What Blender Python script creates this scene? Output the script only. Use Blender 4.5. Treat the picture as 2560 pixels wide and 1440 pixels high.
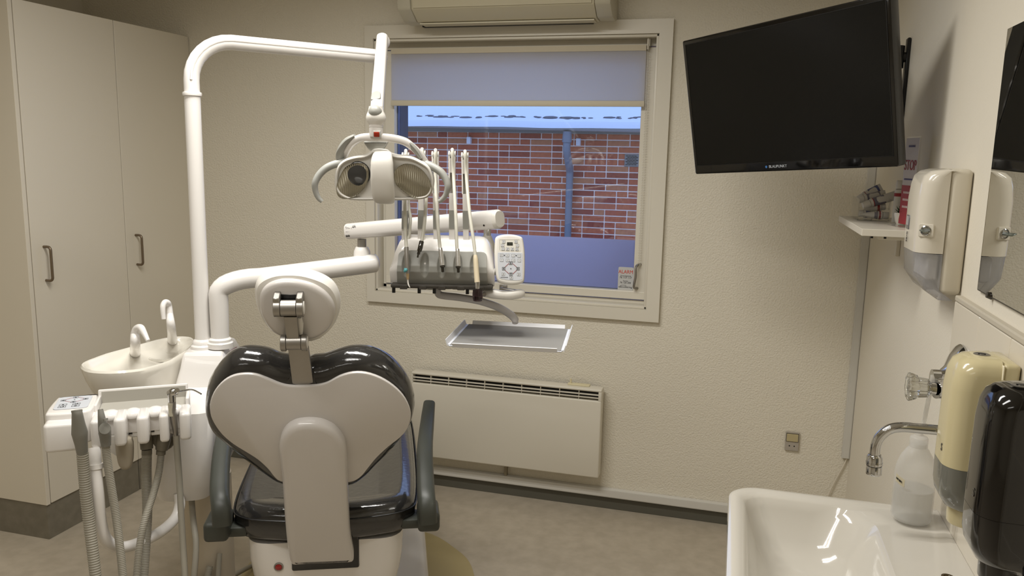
import bpy, bmesh, math, random
from mathutils import Vector, Matrix
random.seed(7)
S = bpy.context.scene
COL = S.collection
for o in list(bpy.data.objects):
    bpy.data.objects.remove(o)

# ---------------------------------------------------------------- camera, world, exposure
cam_data = bpy.data.cameras.new('camera')
cam = bpy.data.objects.new('camera', cam_data)
COL.objects.link(cam)
cam_data.sensor_width = 36.0
cam_data.lens = 28.2405
cam_data.clip_start = 0.02
CR = [[0.962661, -0.063636, 0.263124], [0.269953, 0.153002, -0.95064], [0.020236, 0.986175, 0.164468]]
cam.matrix_world = Matrix.Translation((0, 0, 1.55)) @ Matrix(CR).to_4x4()
S.camera = cam

W = bpy.data.worlds.new('dusk_sky')
S.world = W
W.use_nodes = True
bg = W.node_tree.nodes['Background']
bg.inputs['Color'].default_value = (0.42, 0.55, 1.0, 1)
bg.inputs['Strength'].default_value = 1.5

S.view_settings.view_transform = 'Standard'
S.view_settings.look = 'None'
S.view_settings.gamma = 1.0
S.view_settings.use_curve_mapping = False
S.view_settings.exposure = 0.2
S.cycles.transparent_max_bounces = 24

LAMP_COL = (1.0, 0.978, 0.935)
# ceiling luminaires (above the frame, seen only in reflections): x, y, watts of each tube, beam spread
LIGHT_SPOTS = [(-1.0, 1.8, 12.5, 165), (-1.0, 0.75, 7.0, 165), (-1.0, -0.9, 3.0, 165)]


# ---------------------------------------------------------------- helpers
def lin(c):
    return tuple((v / 255 / 12.92) if v / 255 <= 0.04045 else ((v / 255 + 0.055) / 1.055) ** 2.4 for v in c)

MATS = {}
def mat(name, rgb, rough=0.5, metal=0.0, spec=0.5, coat=0.0, bump=None, noise=None, trans=0.0, ior=1.45, sub=0.0):
    if name in MATS:
        return MATS[name]
    m = bpy.data.materials.new(name)
    m.use_nodes = True
    nt = m.node_tree
    b = nt.nodes['Principled BSDF']
    c = lin(rgb)
    b.inputs['Base Color'].default_value = (*c, 1)
    b.inputs['Roughness'].default_value = rough
    b.inputs['Metallic'].default_value = metal
    b.inputs['Specular IOR Level'].default_value = spec
    b.inputs['Coat Weight'].default_value = coat
    b.inputs['Coat Roughness'].default_value = 0.05
    b.inputs['Transmission Weight'].default_value = trans
    b.inputs['IOR'].default_value = ior
    tc = None
    if bump or noise:
        tc = nt.nodes.new('ShaderNodeTexCoord')
    if noise:                       # noise = (scale, rgb2, detail)
        n = nt.nodes.new('ShaderNodeTexNoise')
        n.inputs['Scale'].default_value = noise[0]
        n.inputs['Detail'].default_value = noise[2] if len(noise) > 2 else 4
        r = nt.nodes.new('ShaderNodeValToRGB')
        r.color_ramp.elements[0].position = 0.35
        r.color_ramp.elements[1].position = 0.68
        r.color_ramp.elements[0].color = (*c, 1)
        r.color_ramp.elements[1].color = (*lin(noise[1]), 1)
        nt.links.new(tc.outputs['Object'], n.inputs['Vector'])
        nt.links.new(n.outputs['Fac'], r.inputs['Fac'])
        nt.links.new(r.outputs['Color'], b.inputs['Base Color'])
    if bump:                        # bump = (scale, strength, distance, detail)
        n = nt.nodes.new('ShaderNodeTexNoise')
        n.inputs['Scale'].default_value = bump[0]
        n.inputs['Detail'].default_value = bump[3] if len(bump) > 3 else 2
        bp = nt.nodes.new('ShaderNodeBump')
        bp.inputs['Strength'].default_value = bump[1]
        bp.inputs['Distance'].default_value = bump[2]
        nt.links.new(tc.outputs['Object'], n.inputs['Vector'])
        nt.links.new(n.outputs['Fac'], bp.inputs['Height'])
        nt.links.new(bp.outputs['Normal'], b.inputs['Normal'])
    MATS[name] = m
    return m

def frame(o, x, y, z):
    m = Matrix.Identity(4)
    for i, v in enumerate((x, y, z)):
        for k in range(3):
            m[k][i] = v[k]
    for k in range(3):
        m[k][3] = o[k]
    return m

def axes(o, z, xhint=(1, 0, 0)):            # frame at o whose z axis is the direction z
    z = Vector(z).normalized()
    x = Vector(xhint)
    x = (x - z * x.dot(z))
    if x.length < 1e-4:
        x = Vector((0, 1, 0)) - z * z.y
    x.normalize()
    return frame(o, x, z.cross(x), z)

I4 = Matrix.Identity(4)
ORIG = {}
def B():
    return bmesh.new()

def merge(bm, t, M=I4):
    t.transform(M)
    me = bpy.data.meshes.new('t')
    t.to_mesh(me)
    t.free()
    bm.from_mesh(me)
    bpy.data.meshes.remove(me)
    return bm

def box(bm, x0, x1, y0, y1, z0, z1, bev=0.0, seg=2, M=I4):
    t = B()
    vs = [t.verts.new((x, y, z)) for z in (z0, z1) for y in (y0, y1) for x in (x0, x1)]
    for f in ((0, 2, 3, 1), (4, 5, 7, 6), (0, 1, 5, 4), (2, 6, 7, 3), (0, 4, 6, 2), (1, 3, 7, 5)):
        t.faces.new([vs[i] for i in f])
    if bev > 0:
        bmesh.ops.bevel(t, geom=list(t.edges), offset=bev, segments=seg, profile=0.5, affect='EDGES')
    return merge(bm, t, M)

def rings(bm, rs, cap0=True, cap1=True, closed=False):   # rs: list of equal-length rings of points
    vr = [[bm.verts.new(p) for p in r] for r in rs]
    n = len(vr[0])
    k = len(vr)
    for i in range(k if closed else k - 1):
        a, b = vr[i], vr[(i + 1) % k]
        for j in range(n):
            bm.faces.new((a[j], a[(j + 1) % n], b[(j + 1) % n], b[j]))
    if not closed:
        if cap0:
            bm.faces.new(list(reversed(vr[0])))
        if cap1:
            bm.faces.new(vr[-1])
    return bm

def smooth_path(pts, sub=6, closed=False):
    P = [Vector(p) for p in pts]
    if len(P) < 3 or sub <= 1:
        return P
    out = []
    n = len(P)
    for i in range(n if closed else n - 1):
        if closed:
            p0, p1, p2, p3 = P[i - 1], P[i], P[(i + 1) % n], P[(i + 2) % n]
        else:
            p1, p2 = P[i], P[i + 1]
            p0 = P[i - 1] if i else p1 * 2 - p2
            p3 = P[i + 2] if i + 2 < n else p2 * 2 - p1
        for s in range(sub):
            t = s / sub
            out.append(0.5 * ((2 * p1) + (p2 - p0) * t + (2 * p0 - 5 * p1 + 4 * p2 - p3) * t * t + (3 * p1 - p0 - 3 * p2 + p3) * t ** 3))
    if not closed:
        out.append(P[-1])
    return out

def tube(bm, pts, r, n=14, sub=6, up=None, ry=None, flat=2.0, cap=True):
    """sweep an ellipse (or superellipse when flat>2) along a path; r, ry: number or list per control point"""
    P = smooth_path(pts, sub)
    m = len(P)
    def rad(q, i):
        if isinstance(q, (int, float)):
            return q
        t = i / (m - 1) * (len(q) - 1)
        k = min(int(t), len(q) - 2)
        return q[k] * (1 - (t - k)) + q[k + 1] * (t - k)
    T = [(P[min(i + 1, m - 1)] - P[max(i - 1, 0)]).normalized() for i in range(m)]
    X = Vector(up) if up else (Vector((0, 0, 1)) if abs(T[0].z) < 0.9 else Vector((1, 0, 0)))
    out = []
    for i in range(m):
        X = (X - T[i] * X.dot(T[i])).normalized()
        if up:
            u = Vector(up)
            u = u - T[i] * u.dot(T[i])
            if u.length > 0.05:
                X = u.normalized()
        Y = T[i].cross(X)
        a, b = rad(r, i), rad(ry if ry is not None else r, i)
        ring = []
        for j in range(n):
            th = 2 * math.pi * j / n
            c, s = math.cos(th), math.sin(th)
            e = 2 / flat
            ring.append(P[i] + X * (a * math.copysign(abs(c) ** e, c)) + Y * (b * math.copysign(abs(s) ** e, s)))
        out.append(ring)
    return rings(bm, out, cap, cap)

def lathe(bm, prof, n=24, M=I4, cap=True):     # prof: (radius, z) from bottom to top
    t = B()
    rings(t, [[(r * math.cos(2 * math.pi * j / n), r * math.sin(2 * math.pi * j / n), z) for j in range(n)] for r, z in prof], cap, cap)
    return merge(bm, t, M)

def offset2d(pts, d):
    n = len(pts)
    area = sum(pts[i][0] * pts[(i + 1) % n][1] - pts[(i + 1) % n][0] * pts[i][1] for i in range(n))
    sg = 1 if area > 0 else -1
    out = []
    for i in range(n):
        a, b, c = pts[i - 1], pts[i], pts[(i + 1) % n]
        tx, ty = c[0] - a[0], c[1] - a[1]
        l = math.hypot(tx, ty) or 1
        out.append((b[0] + sg * ty / l * d, b[1] - sg * tx / l * d))
    return out

def outline(pts, sub=4):        # smooth closed 2-D outline, counter-clockwise
    q = [(p.x, p.y) for p in smooth_path([(a, b, 0) for a, b in pts], sub, True)]
    n = len(q)
    if sum(q[i][0] * q[(i + 1) % n][1] - q[(i + 1) % n][0] * q[i][1] for i in range(n)) < 0:
        q.reverse()
    return q

def puff(bm, pts, prof, M=I4):  # prof: (outline offset, z) going from back cap to front cap
    t = B()
    rings(t, [[(x, y, z) for x, y in offset2d(pts, o)] for o, z in prof])
    return merge(bm, t, M)

def slab(bm, pts, z0, z1, bev, M=I4, seg=3):
    pr = []
    for i in range(seg + 1):
        a = math.pi / 2 * i / seg
        pr.append((-bev + bev * math.sin(a), z0 + bev - bev * math.cos(a)))
    for i in range(seg + 1):
        a = math.pi / 2 * i / seg
        pr.append((-bev + bev * math.cos(a), z1 - bev + bev * math.sin(a)))
    return puff(bm, pts, pr, M)

def rrect(x0, x1, y0, y1, r, k=5):
    out = []
    for cx, cy, a0 in ((x1 - r, y1 - r, 0), (x0 + r, y1 - r, 90), (x0 + r, y0 + r, 180), (x1 - r, y0 + r, 270)):
        for i in range(k + 1):
            a = math.radians(a0 + 90 * i / k)
            out.append((cx + r * math.cos(a), cy + r * math.sin(a)))
    return out

def obj(name, bm, m, parent=None, smooth=True, ang=38, at=None):
    bmesh.ops.recalc_face_normals(bm, faces=list(bm.faces))
    if smooth:
        lim = math.radians(ang)
        for f in bm.faces:
            f.smooth = True
        for e in bm.edges:
            if len(e.link_faces) == 2 and e.calc_face_angle(0) > lim:
                e.smooth = False
    if parent is not None:
        o0 = ORIG[parent]
    elif at is not None:
        o0 = Vector(at)
    else:
        xs = [v.co for v in bm.verts]
        o0 = Vector(((min(v.x for v in xs) + max(v.x for v in xs)) / 2, (min(v.y for v in xs) + max(v.y for v in xs)) / 2, min(v.z for v in xs)))
    bmesh.ops.translate(bm, verts=list(bm.verts), vec=-o0)
    me = bpy.data.meshes.new(name)
    bm.to_mesh(me)
    bm.free()
    for q in (m if isinstance(m, (list, tuple)) else [m]):
        me.materials.append(q)
    o = bpy.data.objects.new(name, me)
    COL.objects.link(o)
    if parent is not None:
        o.parent = parent
    else:
        o.location = o0
    ORIG[o] = o0
    return o

def thing(name, label, cat, loc, group=None):
    o = bpy.data.objects.new(name, None)
    o.empty_display_size = 0.05
    COL.objects.link(o)
    o.location = loc
    ORIG[o] = Vector(loc)
    return tag(o, label, cat, group)

def tag(o, label, cat, group=None):
    o['label'] = label
    o['category'] = cat
    if group:
        o['group'] = group
    return o

def struct(name, bm, m, **k):
    o = obj(name, bm, m, **k)
    o['kind'] = 'structure'
    return o

def text(name, s, size, M, m, parent, depth=0.0004, align='CENTER', sx=1.0):
    cu = bpy.data.curves.new('t', 'FONT')
    cu.body = s
    cu.size = size
    cu.align_x = align
    cu.align_y = 'CENTER'
    cu.extrude = depth
    cu.resolution_u = 3
    t = bpy.data.objects.new('t', cu)
    COL.objects.link(t)
    dg = bpy.context.evaluated_depsgraph_get()
    me = bpy.data.meshes.new_from_object(t.evaluated_get(dg))
    bpy.data.objects.remove(t)
    bm = B()
    bm.from_mesh(me)
    bpy.data.meshes.remove(me)
    bmesh.ops.scale(bm, vec=(sx, 1, 1), verts=list(bm.verts))
    bm.transform(M)
    return obj(name, bm, m, parent, smooth=False)

def clear_mat(name, tint, rough=0.0, haze=None):        # thin clear pane: see-through plus a Schlick mirror term, same from both sides
    m = bpy.data.materials.new(name)
    m.use_nodes = True
    nt = m.node_tree
    nt.nodes.clear()
    N = nt.nodes.new
    out, mx, lw_, pw, ml = N('ShaderNodeOutputMaterial'), N('ShaderNodeMixShader'), N('ShaderNodeLayerWeight'), N('ShaderNodeMath'), N('ShaderNodeMath')
    tr, gl = N('ShaderNodeBsdfTransparent'), N('ShaderNodeBsdfGlossy')
    lw_.inputs['Blend'].default_value = .5
    pw.operation = 'POWER'; pw.inputs[1].default_value = 5
    ml.operation = 'MULTIPLY_ADD'; ml.inputs[1].default_value = .95; ml.inputs[2].default_value = .043
    tr.inputs['Color'].default_value = (*tint, 1)
    gl.inputs['Roughness'].default_value = rough
    L = nt.links.new
    L(lw_.outputs['Facing'], pw.inputs[0]); L(pw.outputs[0], ml.inputs[0]); L(ml.outputs[0], mx.inputs[0])
    base = tr.outputs[0]
    if haze:
        df, m2 = N('ShaderNodeBsdfDiffuse'), N('ShaderNodeMixShader')
        df.inputs['Color'].default_value = (*haze[1], 1); m2.inputs[0].default_value = haze[0]
        L(tr.outputs[0], m2.inputs[1]); L(df.outputs[0], m2.inputs[2]); base = m2.outputs[0]
    L(base, mx.inputs[1]); L(gl.outputs[0], mx.inputs[2]); L(mx.outputs[0], out.inputs[0])
    return m

# ---------------------------------------------------------------- materials
white = mat('white_lacquer', (228, 224, 219), 0.22, coat=0.3)
shellm = mat('chair_shell', (204, 199, 194), 0.24, coat=0.3)
whitem = mat('white_plastic', (220, 216, 208), 0.35)
steel = mat('brushed_steel', (158, 154, 148), 0.38, 0.85)
satin = mat('satin_steel', (206, 204, 200), 0.24, 0.8)
chrome = mat('chrome', (205, 205, 205), 0.08, 1.0)
dchrome = mat('dark_chrome', (90, 88, 86), 0.15, 1.0)
black = mat('black_plastic', (14, 14, 14), 0.35)
blackg = mat('black_gloss', (10, 9, 9), 0.06, coat=0.5)
vinyl = mat('dark_grey_upholstery', (42, 41, 40), 0.12, coat=0.6, bump=(60, 0.12, 0.008, 5))
armgrey = mat('dark_grey_plastic', (62, 64, 58), 0.42)
hosegrey = mat('grey_hose', (152, 147, 134), 0.5)
toolgrey = mat('grey_tool_plastic', (128, 126, 118), 0.4)
panelgrey = mat('grey_panel', (148, 147, 140), 0.4)
panellight = mat('light_grey_plastic', (188, 186, 180), 0.4)
hoselight = mat('pale_grey_hose', (206, 203, 190), 0.4)
lacq = mat('cabinet_laminate', (216, 208, 191), 0.42)
plinthm = mat('grey_plinth', (116, 110, 96), 0.5, noise=(30, (126, 120, 106)))
frameW = mat('window_paint', (222, 216, 201), 0.32)
ink = mat('black_ink', (22, 22, 24), 0.6)
redink = mat('red_ink', (190, 40, 25), 0.6)
membrane = mat('grey_membrane', (196, 199, 204), 0.45)
ceramic = mat('white_ceramic', (218, 213, 201), 0.09, coat=0.5)

# ================================================================ the room
YB, XR, XL, YF, ZC = 3.377, 0.505, -3.145, -2.3, 2.55
wallm = mat('roughcast_wall_paint', (226, 219, 202), 0.8, bump=(150, 0.42, 0.010, 3))
wallsm = mat('smooth_wall_paint', (226, 219, 203), 0.7, bump=(160, 0.12, 0.004, 2))
floorm = mat('linoleum_floor', (172, 161, 143), 0.42, noise=(22, (184, 173, 155), 10), bump=(60, 0.05, 0.003))
ceilm = mat('ceiling_paint', (236, 233, 224), 0.8)

bm = B(); box(bm, XL - .15, XR + .15, YF - .15, YB + .35, -.12, 0); struct('floor', bm, floorm, smooth=False)
bm = B(); box(bm, XL - .15, XR + .15, YF - .15, YB + .35, ZC, ZC + .12); struct('ceiling', bm, ceilm, smooth=False)
OX0, OX1, OZ0, OZ1 = (-1.5797,3.3770,0.9617)[0] - .006, (-0.3449,3.3770,0.9781)[0] + .004, (-0.8970,3.3770,0.9180)[2] - .004, (-0.9222,3.3770,2.0329)[2] + .004
bm = B()
for a in ((XL - .15, OX0, 0, ZC), (OX1, XR + .15, 0, ZC), (OX0, OX1, 0, OZ0), (OX0, OX1, OZ1, ZC)):
    box(bm, a[0], a[1], YB, YB + .33, a[2], a[3])
struct('wall_back', bm, wallm, smooth=False)
bm = B(); box(bm, XR, XR + .15, YF, YB, 0, ZC); wall_right = struct('wall_right', bm, wallsm, smooth=False)
bm = B(); box(bm, XL - .15, XL, YF, YB, 0, ZC); struct('wall_left', bm, wallsm, smooth=False)
bm = B(); box(bm, XL - .15, XR + .15, YF - .15, YF, 0, ZC); struct('wall_front', bm, wallsm, smooth=False)

# baseboard: grey cove with a white cable duct above it
tz1, tz0 = (-0.3981,3.3520,0.0969)[2], (-0.3965,3.3520,0.0599)[2]
covem = mat('grey_cove_skirting', (92, 90, 80), 0.45)
bm = B(); box(bm, -2.53, XR - .003, YB - .008, YB - .001, 0.001, tz0 - .002); struct('baseboard_back', bm, covem, smooth=False)
bm = B(); box(bm, -2.53, XR - .003, YB - .026, YB - .001, tz0, tz1, .002)
box(bm, -2.53, XR - .003, YB - .027, YB - .0255, tz0 + .004, tz1 - .004)
struct('trim_1', bm, mat('cable_duct_plastic', (214, 211, 203), 0.4), smooth=False)

# tiles over the sink, set on the right wall
tilem = mat('glazed_white_tile', (222, 214, 198), 0.12, coat=0.3)
grout = mat('grout', (190, 182, 165), 0.8)
XT = 0.490
tz = (0.4900,1.9359,1.2412)[2]
bm = B(); box(bm, XT + .004, XR + .002, 0.2, 2.0, 0.62, tz + .012); box(bm, XT - .001, XR, 0.2, 2.0, tz + .001, tz + .014, .003)
g = obj('grout_bed', bm, grout, wall_right, smooth=False)
tm = None
for i in range(9):
    for j in range(3):
        y1 = 2.0 - .199 * i
        z1 = tz - .199 * j
        if tm is None:
            bm = B(); box(bm, XT, XT + .008, y1 - .1965, y1, z1 - .1965, z1, .0015, 1)
            t0 = obj('tile', bm, tilem, wall_right, smooth=False)
            tm = (y1, z1)
        else:
            t = t0.copy(); COL.objects.link(t)
            t.location = (0, y1 - tm[0], z1 - tm[1])

# ---------------------------------------------------------------- window
bm = B()
cz0, cz1, cx0, cx1 = (-0.8898,3.3550,0.8631)[2], (-0.9176,3.3550,2.0923)[2], (-1.6260,3.3550,1.5101)[0], (-0.2867,3.3550,1.5388)[0]
def casing(bm, p, q):            # mitred board between outer corner pair p,q and the opening
    t = B()
    def inner(c):
        return (OX0 if c[0] < (cx0 + cx1) / 2 else OX1, OZ0 if c[1] < (cz0 + cz1) / 2 else OZ1)
    ip, iq = inner(p), inner(q)
    quad = [p, q, iq, ip]
    rg = []
    for k, y in ((0, YB - .0005), (0, YB - .018), (1, YB - .022)):
        c = [(sum(v[0] for v in quad) / 4), (sum(v[1] for v in quad) / 4)]
        rg.append([(v[0] + (c[0] - v[0]) * .012 * k * 0 , y, v[1]) for v in quad])
    rings(t, rg)
    return merge(bm, t)
wroot = None
bm = B()
box(bm, OX0, OX1, 3.43, 3.50, OZ0, OZ0 + .024); box(bm, OX0, OX1, 3.43, 3.50, OZ1 - .04, OZ1)
box(bm, OX0, OX0 + .024, 3.43, 3.50, OZ0, OZ1); box(bm, OX1 - .012, OX1, 3.43, 3.50, OZ0, OZ1)
# inner bead of the lining
box(bm, OX0, OX1, YB - .012, 3.43, OZ0, OZ0 + .012, .003); box(bm, OX0, OX1, YB - .012, 3.43, OZ1 - .012, OZ1, .003)
box(bm, OX0, OX0 + .012, YB - .012, 3.43, OZ0, OZ1, .003); box(bm, OX1 - .012, OX1, YB - .012, 3.43, OZ0, OZ1, .003)
window = struct('window_1', bm, frameW)
cs = [((cx0, cz1), (cx1, cz1)), ((cx1, cz1), (cx1, cz0)), ((cx1, cz0), (cx0, cz0)), ((cx0, cz0), (cx0, cz1))]
for p, q in cs:
    bm = B(); casing(bm, p, q); obj('casing_board', bm, frameW, window, smooth=False)
# sash
SX0, SX1 = OX0 + .026, OX1 - .014
SZ0, SZ1 = OZ0 + .030, OZ1 - .045
GX0, GX1, GZ0, GZ1 = (-1.5135,3.4450,1.4761)[0], (-0.4079,3.4450,1.4020)[0], (-0.6429,3.4450,0.9794)[2], SZ1 - .05
bm = B()
box(bm, SX0, SX1, 3.418, 3.475, SZ0, GZ0, .003); box(bm, SX0, SX1, 3.418, 3.475, GZ1, SZ1, .003)
sash = obj('sash', bm, frameW, window, smooth=False)
bm = B(); box(bm, SX0, GX0, 3.4185, 3.475, SZ0 + .0005, SZ1, .003); obj('stile', bm, frameW, window, smooth=False)
bm = B(); box(bm, GX1, SX1, 3.4185, 3.475, SZ0 + .0005, SZ1, .003); obj('stile', bm, frameW, window, smooth=False)
gm = clear_mat('window_glass', (.94, .96, .96))
for y in (3.448, 3.463):
    bm = B(); box(bm, GX0, GX1, y, y + .004, GZ0, GZ1); obj('glass_pane', bm, gm, window, smooth=False)
bm = B()
for a in ((GX0, GX0 + .006, GZ0, GZ1), (GX1 - .004, GX1, GZ0, GZ1), (GX0, GX1, GZ0, GZ0 + .005)):
    box(bm, a[0], a[1], 3.4525, 3.4625, a[2], a[3])
obj('glass_spacer', bm, mat('spacer_metal', (90, 105, 150), 0.4, 0.3), window, smooth=False)
# frosted film on the lower part of the pane
fm = bpy.data.materials.new('frosted_film'); fm.use_nodes = True
nt = fm.node_tree; nt.nodes.clear()
out = nt.nodes.new('ShaderNodeOutputMaterial'); mx = nt.nodes.new('ShaderNodeMixShader')
df = nt.nodes.new('ShaderNodeBsdfDiffuse'); tl = nt.nodes.new('ShaderNodeBsdfTranslucent')
df.inputs['Color'].default_value = (.20, .20, .24, 1); tl.inputs['Color'].default_value = (.84, .80, .86, 1)
mx.inputs[0].default_value = 0.84
nt.links.new(df.outputs[0], mx.inputs[1]); nt.links.new(tl.outputs[0], mx.inputs[2]); nt.links.new(mx.outputs[0], out.inputs[0])
fz = (-0.6509,3.4470,1.1963)[2]
bm = B(); box(bm, GX0 + .001, GX1 - .001, 3.4468, 3.4474, GZ0 + .004, fz); obj('frosted_film', bm, fm, window, smooth=False)
# outer reveal of the wall
bm = B()
box(bm, OX0 - .012, OX0 + .012, 3.505, 3.72, OZ0, OZ1); box(bm, OX1 - .012, OX1 + .012, 3.505, 3.72, OZ0, OZ1)
box(bm, OX0, OX1, 3.505, 3.76, OZ0 - .02, OZ0 + .012)
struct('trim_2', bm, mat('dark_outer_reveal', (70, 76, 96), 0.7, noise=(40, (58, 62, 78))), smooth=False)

# lever handle on the bottom rail
bm = B(); c = Vector((-0.9897,3.4140,0.9583))
box(bm, c.x - .013, c.x + .022, c.y - .006, c.y + .0035, c.z - .012, c.z + .013, .002)
hl = obj('sash_handle', bm, steel, window, at=c)
bm = B(); tube(bm, [c + Vector((.0, -.006, 0)), c + Vector((.005, -.032, 0)), c + Vector((.03, -.038, -.001)), c + Vector((.08, -.038, -.004)), c + Vector((.105, -.036, -.005))], .0065, 10)
obj('lever', bm, steel, hl)
bm = B(); tube(bm, [c + Vector((-.004, -.004, 0)), c + Vector((-.004, -.009, 0))], .004, 10, 1); obj('screw', bm, dchrome, hl)
# bow catch on the right stile
p0, p1 = Vector((-0.3939,3.4180,1.0930)), Vector((-0.3946,3.4180,0.9977))
bm = B(); tube(bm, [p0 + Vector((.014, .001, .004)), p0 + Vector((.004, -.016, .003)), p0 + Vector((-.002, -.028, -.010)), (p0 + p1) / 2 + Vector((-.001, -.032, 0)), p1 + Vector((-.006, -.028, .008)), p1 + Vector((-.004, -.014, -.002)), p1 + Vector((.006, .001, -.004))], .005, 10, 5, flat=3)
obj('stay_catch', bm, steel, window)

# roller blind
bx0, bx1 = (-1.5151,3.3950,1.8813)[0], (-0.3943,3.3950,1.8750)[0]
bz0, bz1, brz = (-0.9207,3.3950,1.7517)[2], (-0.9263,3.3950,1.9980)[2], (-0.9258,3.3950,1.9751)[2]
fab = bpy.data.materials.new('blind_fabric'); fab.use_nodes = True
nt = fab.node_tree; nt.nodes.clear()
out = nt.nodes.new('ShaderNodeOutputMaterial'); mx = nt.nodes.new('ShaderNodeMixShader')
df = nt.nodes.new('ShaderNodeBsdfDiffuse'); tl = nt.nodes.new('ShaderNodeBsdfTranslucent')
df.inputs['Color'].default_value = (.56, .55, .54, 1); tl.inputs['Color'].default_value = (.96, .94, .94, 1); mx.inputs[0].default_value = .60
nt.links.new(df.outputs[0], mx.inputs[1]); nt.links.new(tl.outputs[0], mx.inputs[2]); nt.links.new(mx.outputs[0], out.inputs[0])
bl = thing('roller_blind', 'pale fabric roller blind drawn partway down the window', 'blind', ((bx0 + bx1) / 2, 3.395, bz1))
bm = B(); box(bm, bx0, bx1, 3.3925, 3.3935, bz0 + .02, brz + .004); obj('fabric', bm, fab, bl, smooth=False)
bm = B(); t = B(); lathe(t, [(.012, 0), (.012, bx1 - bx0)], 24); merge(bm, t, frame((bx0, 3.406, bz1 - .013), (0, 1, 0), (0, 0, 1), (1, 0, 0)))
box(bm, bx0, bx1, 3.390, 3.3925, brz, bz1)
box(bm, bx0, bx1, 3.412, 3.428, bz1 - .02, bz1 + .001)
obj('roll', bm, mat('blind_roll', (200, 190, 168), 0.7), bl)
bm = B(); box(bm, bx0 - .002, bx1 + .002, 3.388, 3.398, bz0, bz0 + .024, .003); obj('bottom_bar', bm, mat('blind_hem', (206, 198, 178), 0.6), bl)
bm = B(); box(bm, bx1 + .003, bx1 + .010, 3.384, 3.43, bz1 - .02, bz1 + .036, .002); box(bm, bx1 + .0105, bx1 + .014, 3.39, 3.43, bz1 - .005, bz1 + .036)
obj('bracket', bm, mat('blind_bracket', (205, 198, 182), 0.4), bl)
bm = B()
cz = bz1 - .03
czb = (-0.3712,3.4000,1.0880)[2]
k = 0
while cz - k * .0105 > czb:
    for dx in (0, .008):
        t = B(); bmesh.ops.create_icosphere(t, subdivisions=1, radius=.0024)
        merge(bm, t, Matrix.Translation((bx1 + .006 + dx, 3.402, cz - k * .0105)))
    k += 1
for dx in (0, .008):
    tube(bm, [(bx1 + .006 + dx, 3.402, cz + .01), (bx1 + .006 + dx, 3.402, czb)], .0007, 6, 1)
ch = obj('bead_chain', bm, mat('chain_plastic', (222, 216, 200), 0.4), bl); ch['kind'] = 'stuff'

# alarm sticker on the pane
p = Vector((-0.4443,3.4464,1.0270))
sw, sh = .0655, .102
stk = thing('warning_sticker', 'white ALARM sticker with red heading in lower right corner of the pane', 'sticker', p - Vector((0, 0, sh / 2)))
FS = frame(p, (1, 0, 0), (0, 0, 1), (0, -1, 0))
bm = B(); slab(bm, rrect(-sw / 2, sw / 2, -sh / 2, sh / 2, .006), 0, .0012, .0003, FS, 1); obj('sheet', bm, mat('sticker_white', (200, 200, 198), 0.4), stk)
fs = FS @ Matrix.Translation((0, 0, .0014))
T = lambda x, y: fs @ Matrix.Translation((x, y, 0))
text('heading', 'ALARM', .0225, T(0, .030), mat('alarm_red', (205, 60, 30), .5), stk, sx=.88)
for s, y, z in (('Kontrolcentral', .013, .0075), ('76 117 117', .005, .0115), ('Service', -.009, .0075), ('76 120 200', -.017, .0105), ('teknoSikring', -.036, .0115)):
    text('print', s, z, T(0, y), ink, stk)
bm = B(); tube(bm, [T(-.024, -.033) @ Vector((0, 0, 0)), T(-.012, -.028) @ Vector((0, 0, 0)), T(.004, -.029) @ Vector((0, 0, 0))], .0006, 5, 4); obj('print', bm, ink, stk)

# ---------------------------------------------------------------- air conditioner above the window
ay0, az0 = 3.17, (-0.8755,3.2000,2.0795)[2]
ax0, ax1 = (-1.3715,3.2000,2.1339)[0], (-0.5568,3.2000,2.1119)[0]
acm = mat('aged_white_plastic', (206, 198, 172), 0.35)
ac = thing('air_conditioner', 'cream wall mounted air conditioner above the window casing', 'air conditioner', ((ax0 + ax1) / 2, YB - .1, az0))
prof = [(YB - .001, az0 + .26), (YB - .001, az0 + .012), (YB - .06, az0), (YB - .13, az0 + .004), (ay0 + .012, az0 + .045), (ay0, az0 + .11), (ay0 + .004, az0 + .20), (ay0 + .05, az0 + .265)]
def extr(bm, prof, x0, x1, bev):
    t = B(); rings(t, [[(x, y, z) for y, z in prof] for x in (x0, x1)])
    if bev: bmesh.ops.bevel(t, geom=list(t.edges), offset=bev, segments=2, profile=.5, affect='EDGES')
    return merge(bm, t)
bm = B(); extr(bm, prof, ax0 + .04, ax1 - .02, .003); obj('body', bm, acm, ac)
bm = B(); extr(bm, [(y + (-.006 if 0 < i < 7 else 0), z) for i, (y, z) in enumerate(prof)], ax0 - .02, ax0 + .039, .008); obj('end_cap', bm, mat('ac_cap', (196, 190, 170), .35), ac)
bm = B(); extr(bm, [(y + (-.006 if 0 < i < 7 else 0), z) for i, (y, z) in enumerate(prof)], ax1 - .019, ax1 + .045, .008); obj('end_cap', bm, mat('ac_cap', (196, 190, 170), .35), ac)
bm = B()
for a in ((YB - .128, az0 - .001, YB - .062, az0 - .004),):
    box(bm, ax0 + .05, ax1 - .03, a[0], a[2], a[3], a[1] + .002)
obj('louver', bm, acm, ac, smooth=False)
bm = B(); box(bm, ax0 + .03, ax1 - .05, YB - .05, YB - .02, az0 - .003, az0 + .006); obj('gap_shade', bm, black, ac, smooth=False)  # black strip stands in for the shadow under the unit
bm = B(); extr(bm, [(ay0 + .010, az0 + .049), (ay0 + .006, az0 + .049), (ay0 - .008, az0 + .11), (ay0 - .004, az0 + .20), (ay0 + .0, az0 + .20), (ay0 - .003, az0 + .11)], ax0 + .05, ax1 - .03, 0); obj('front_flap', bm, acm, ac)

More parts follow.
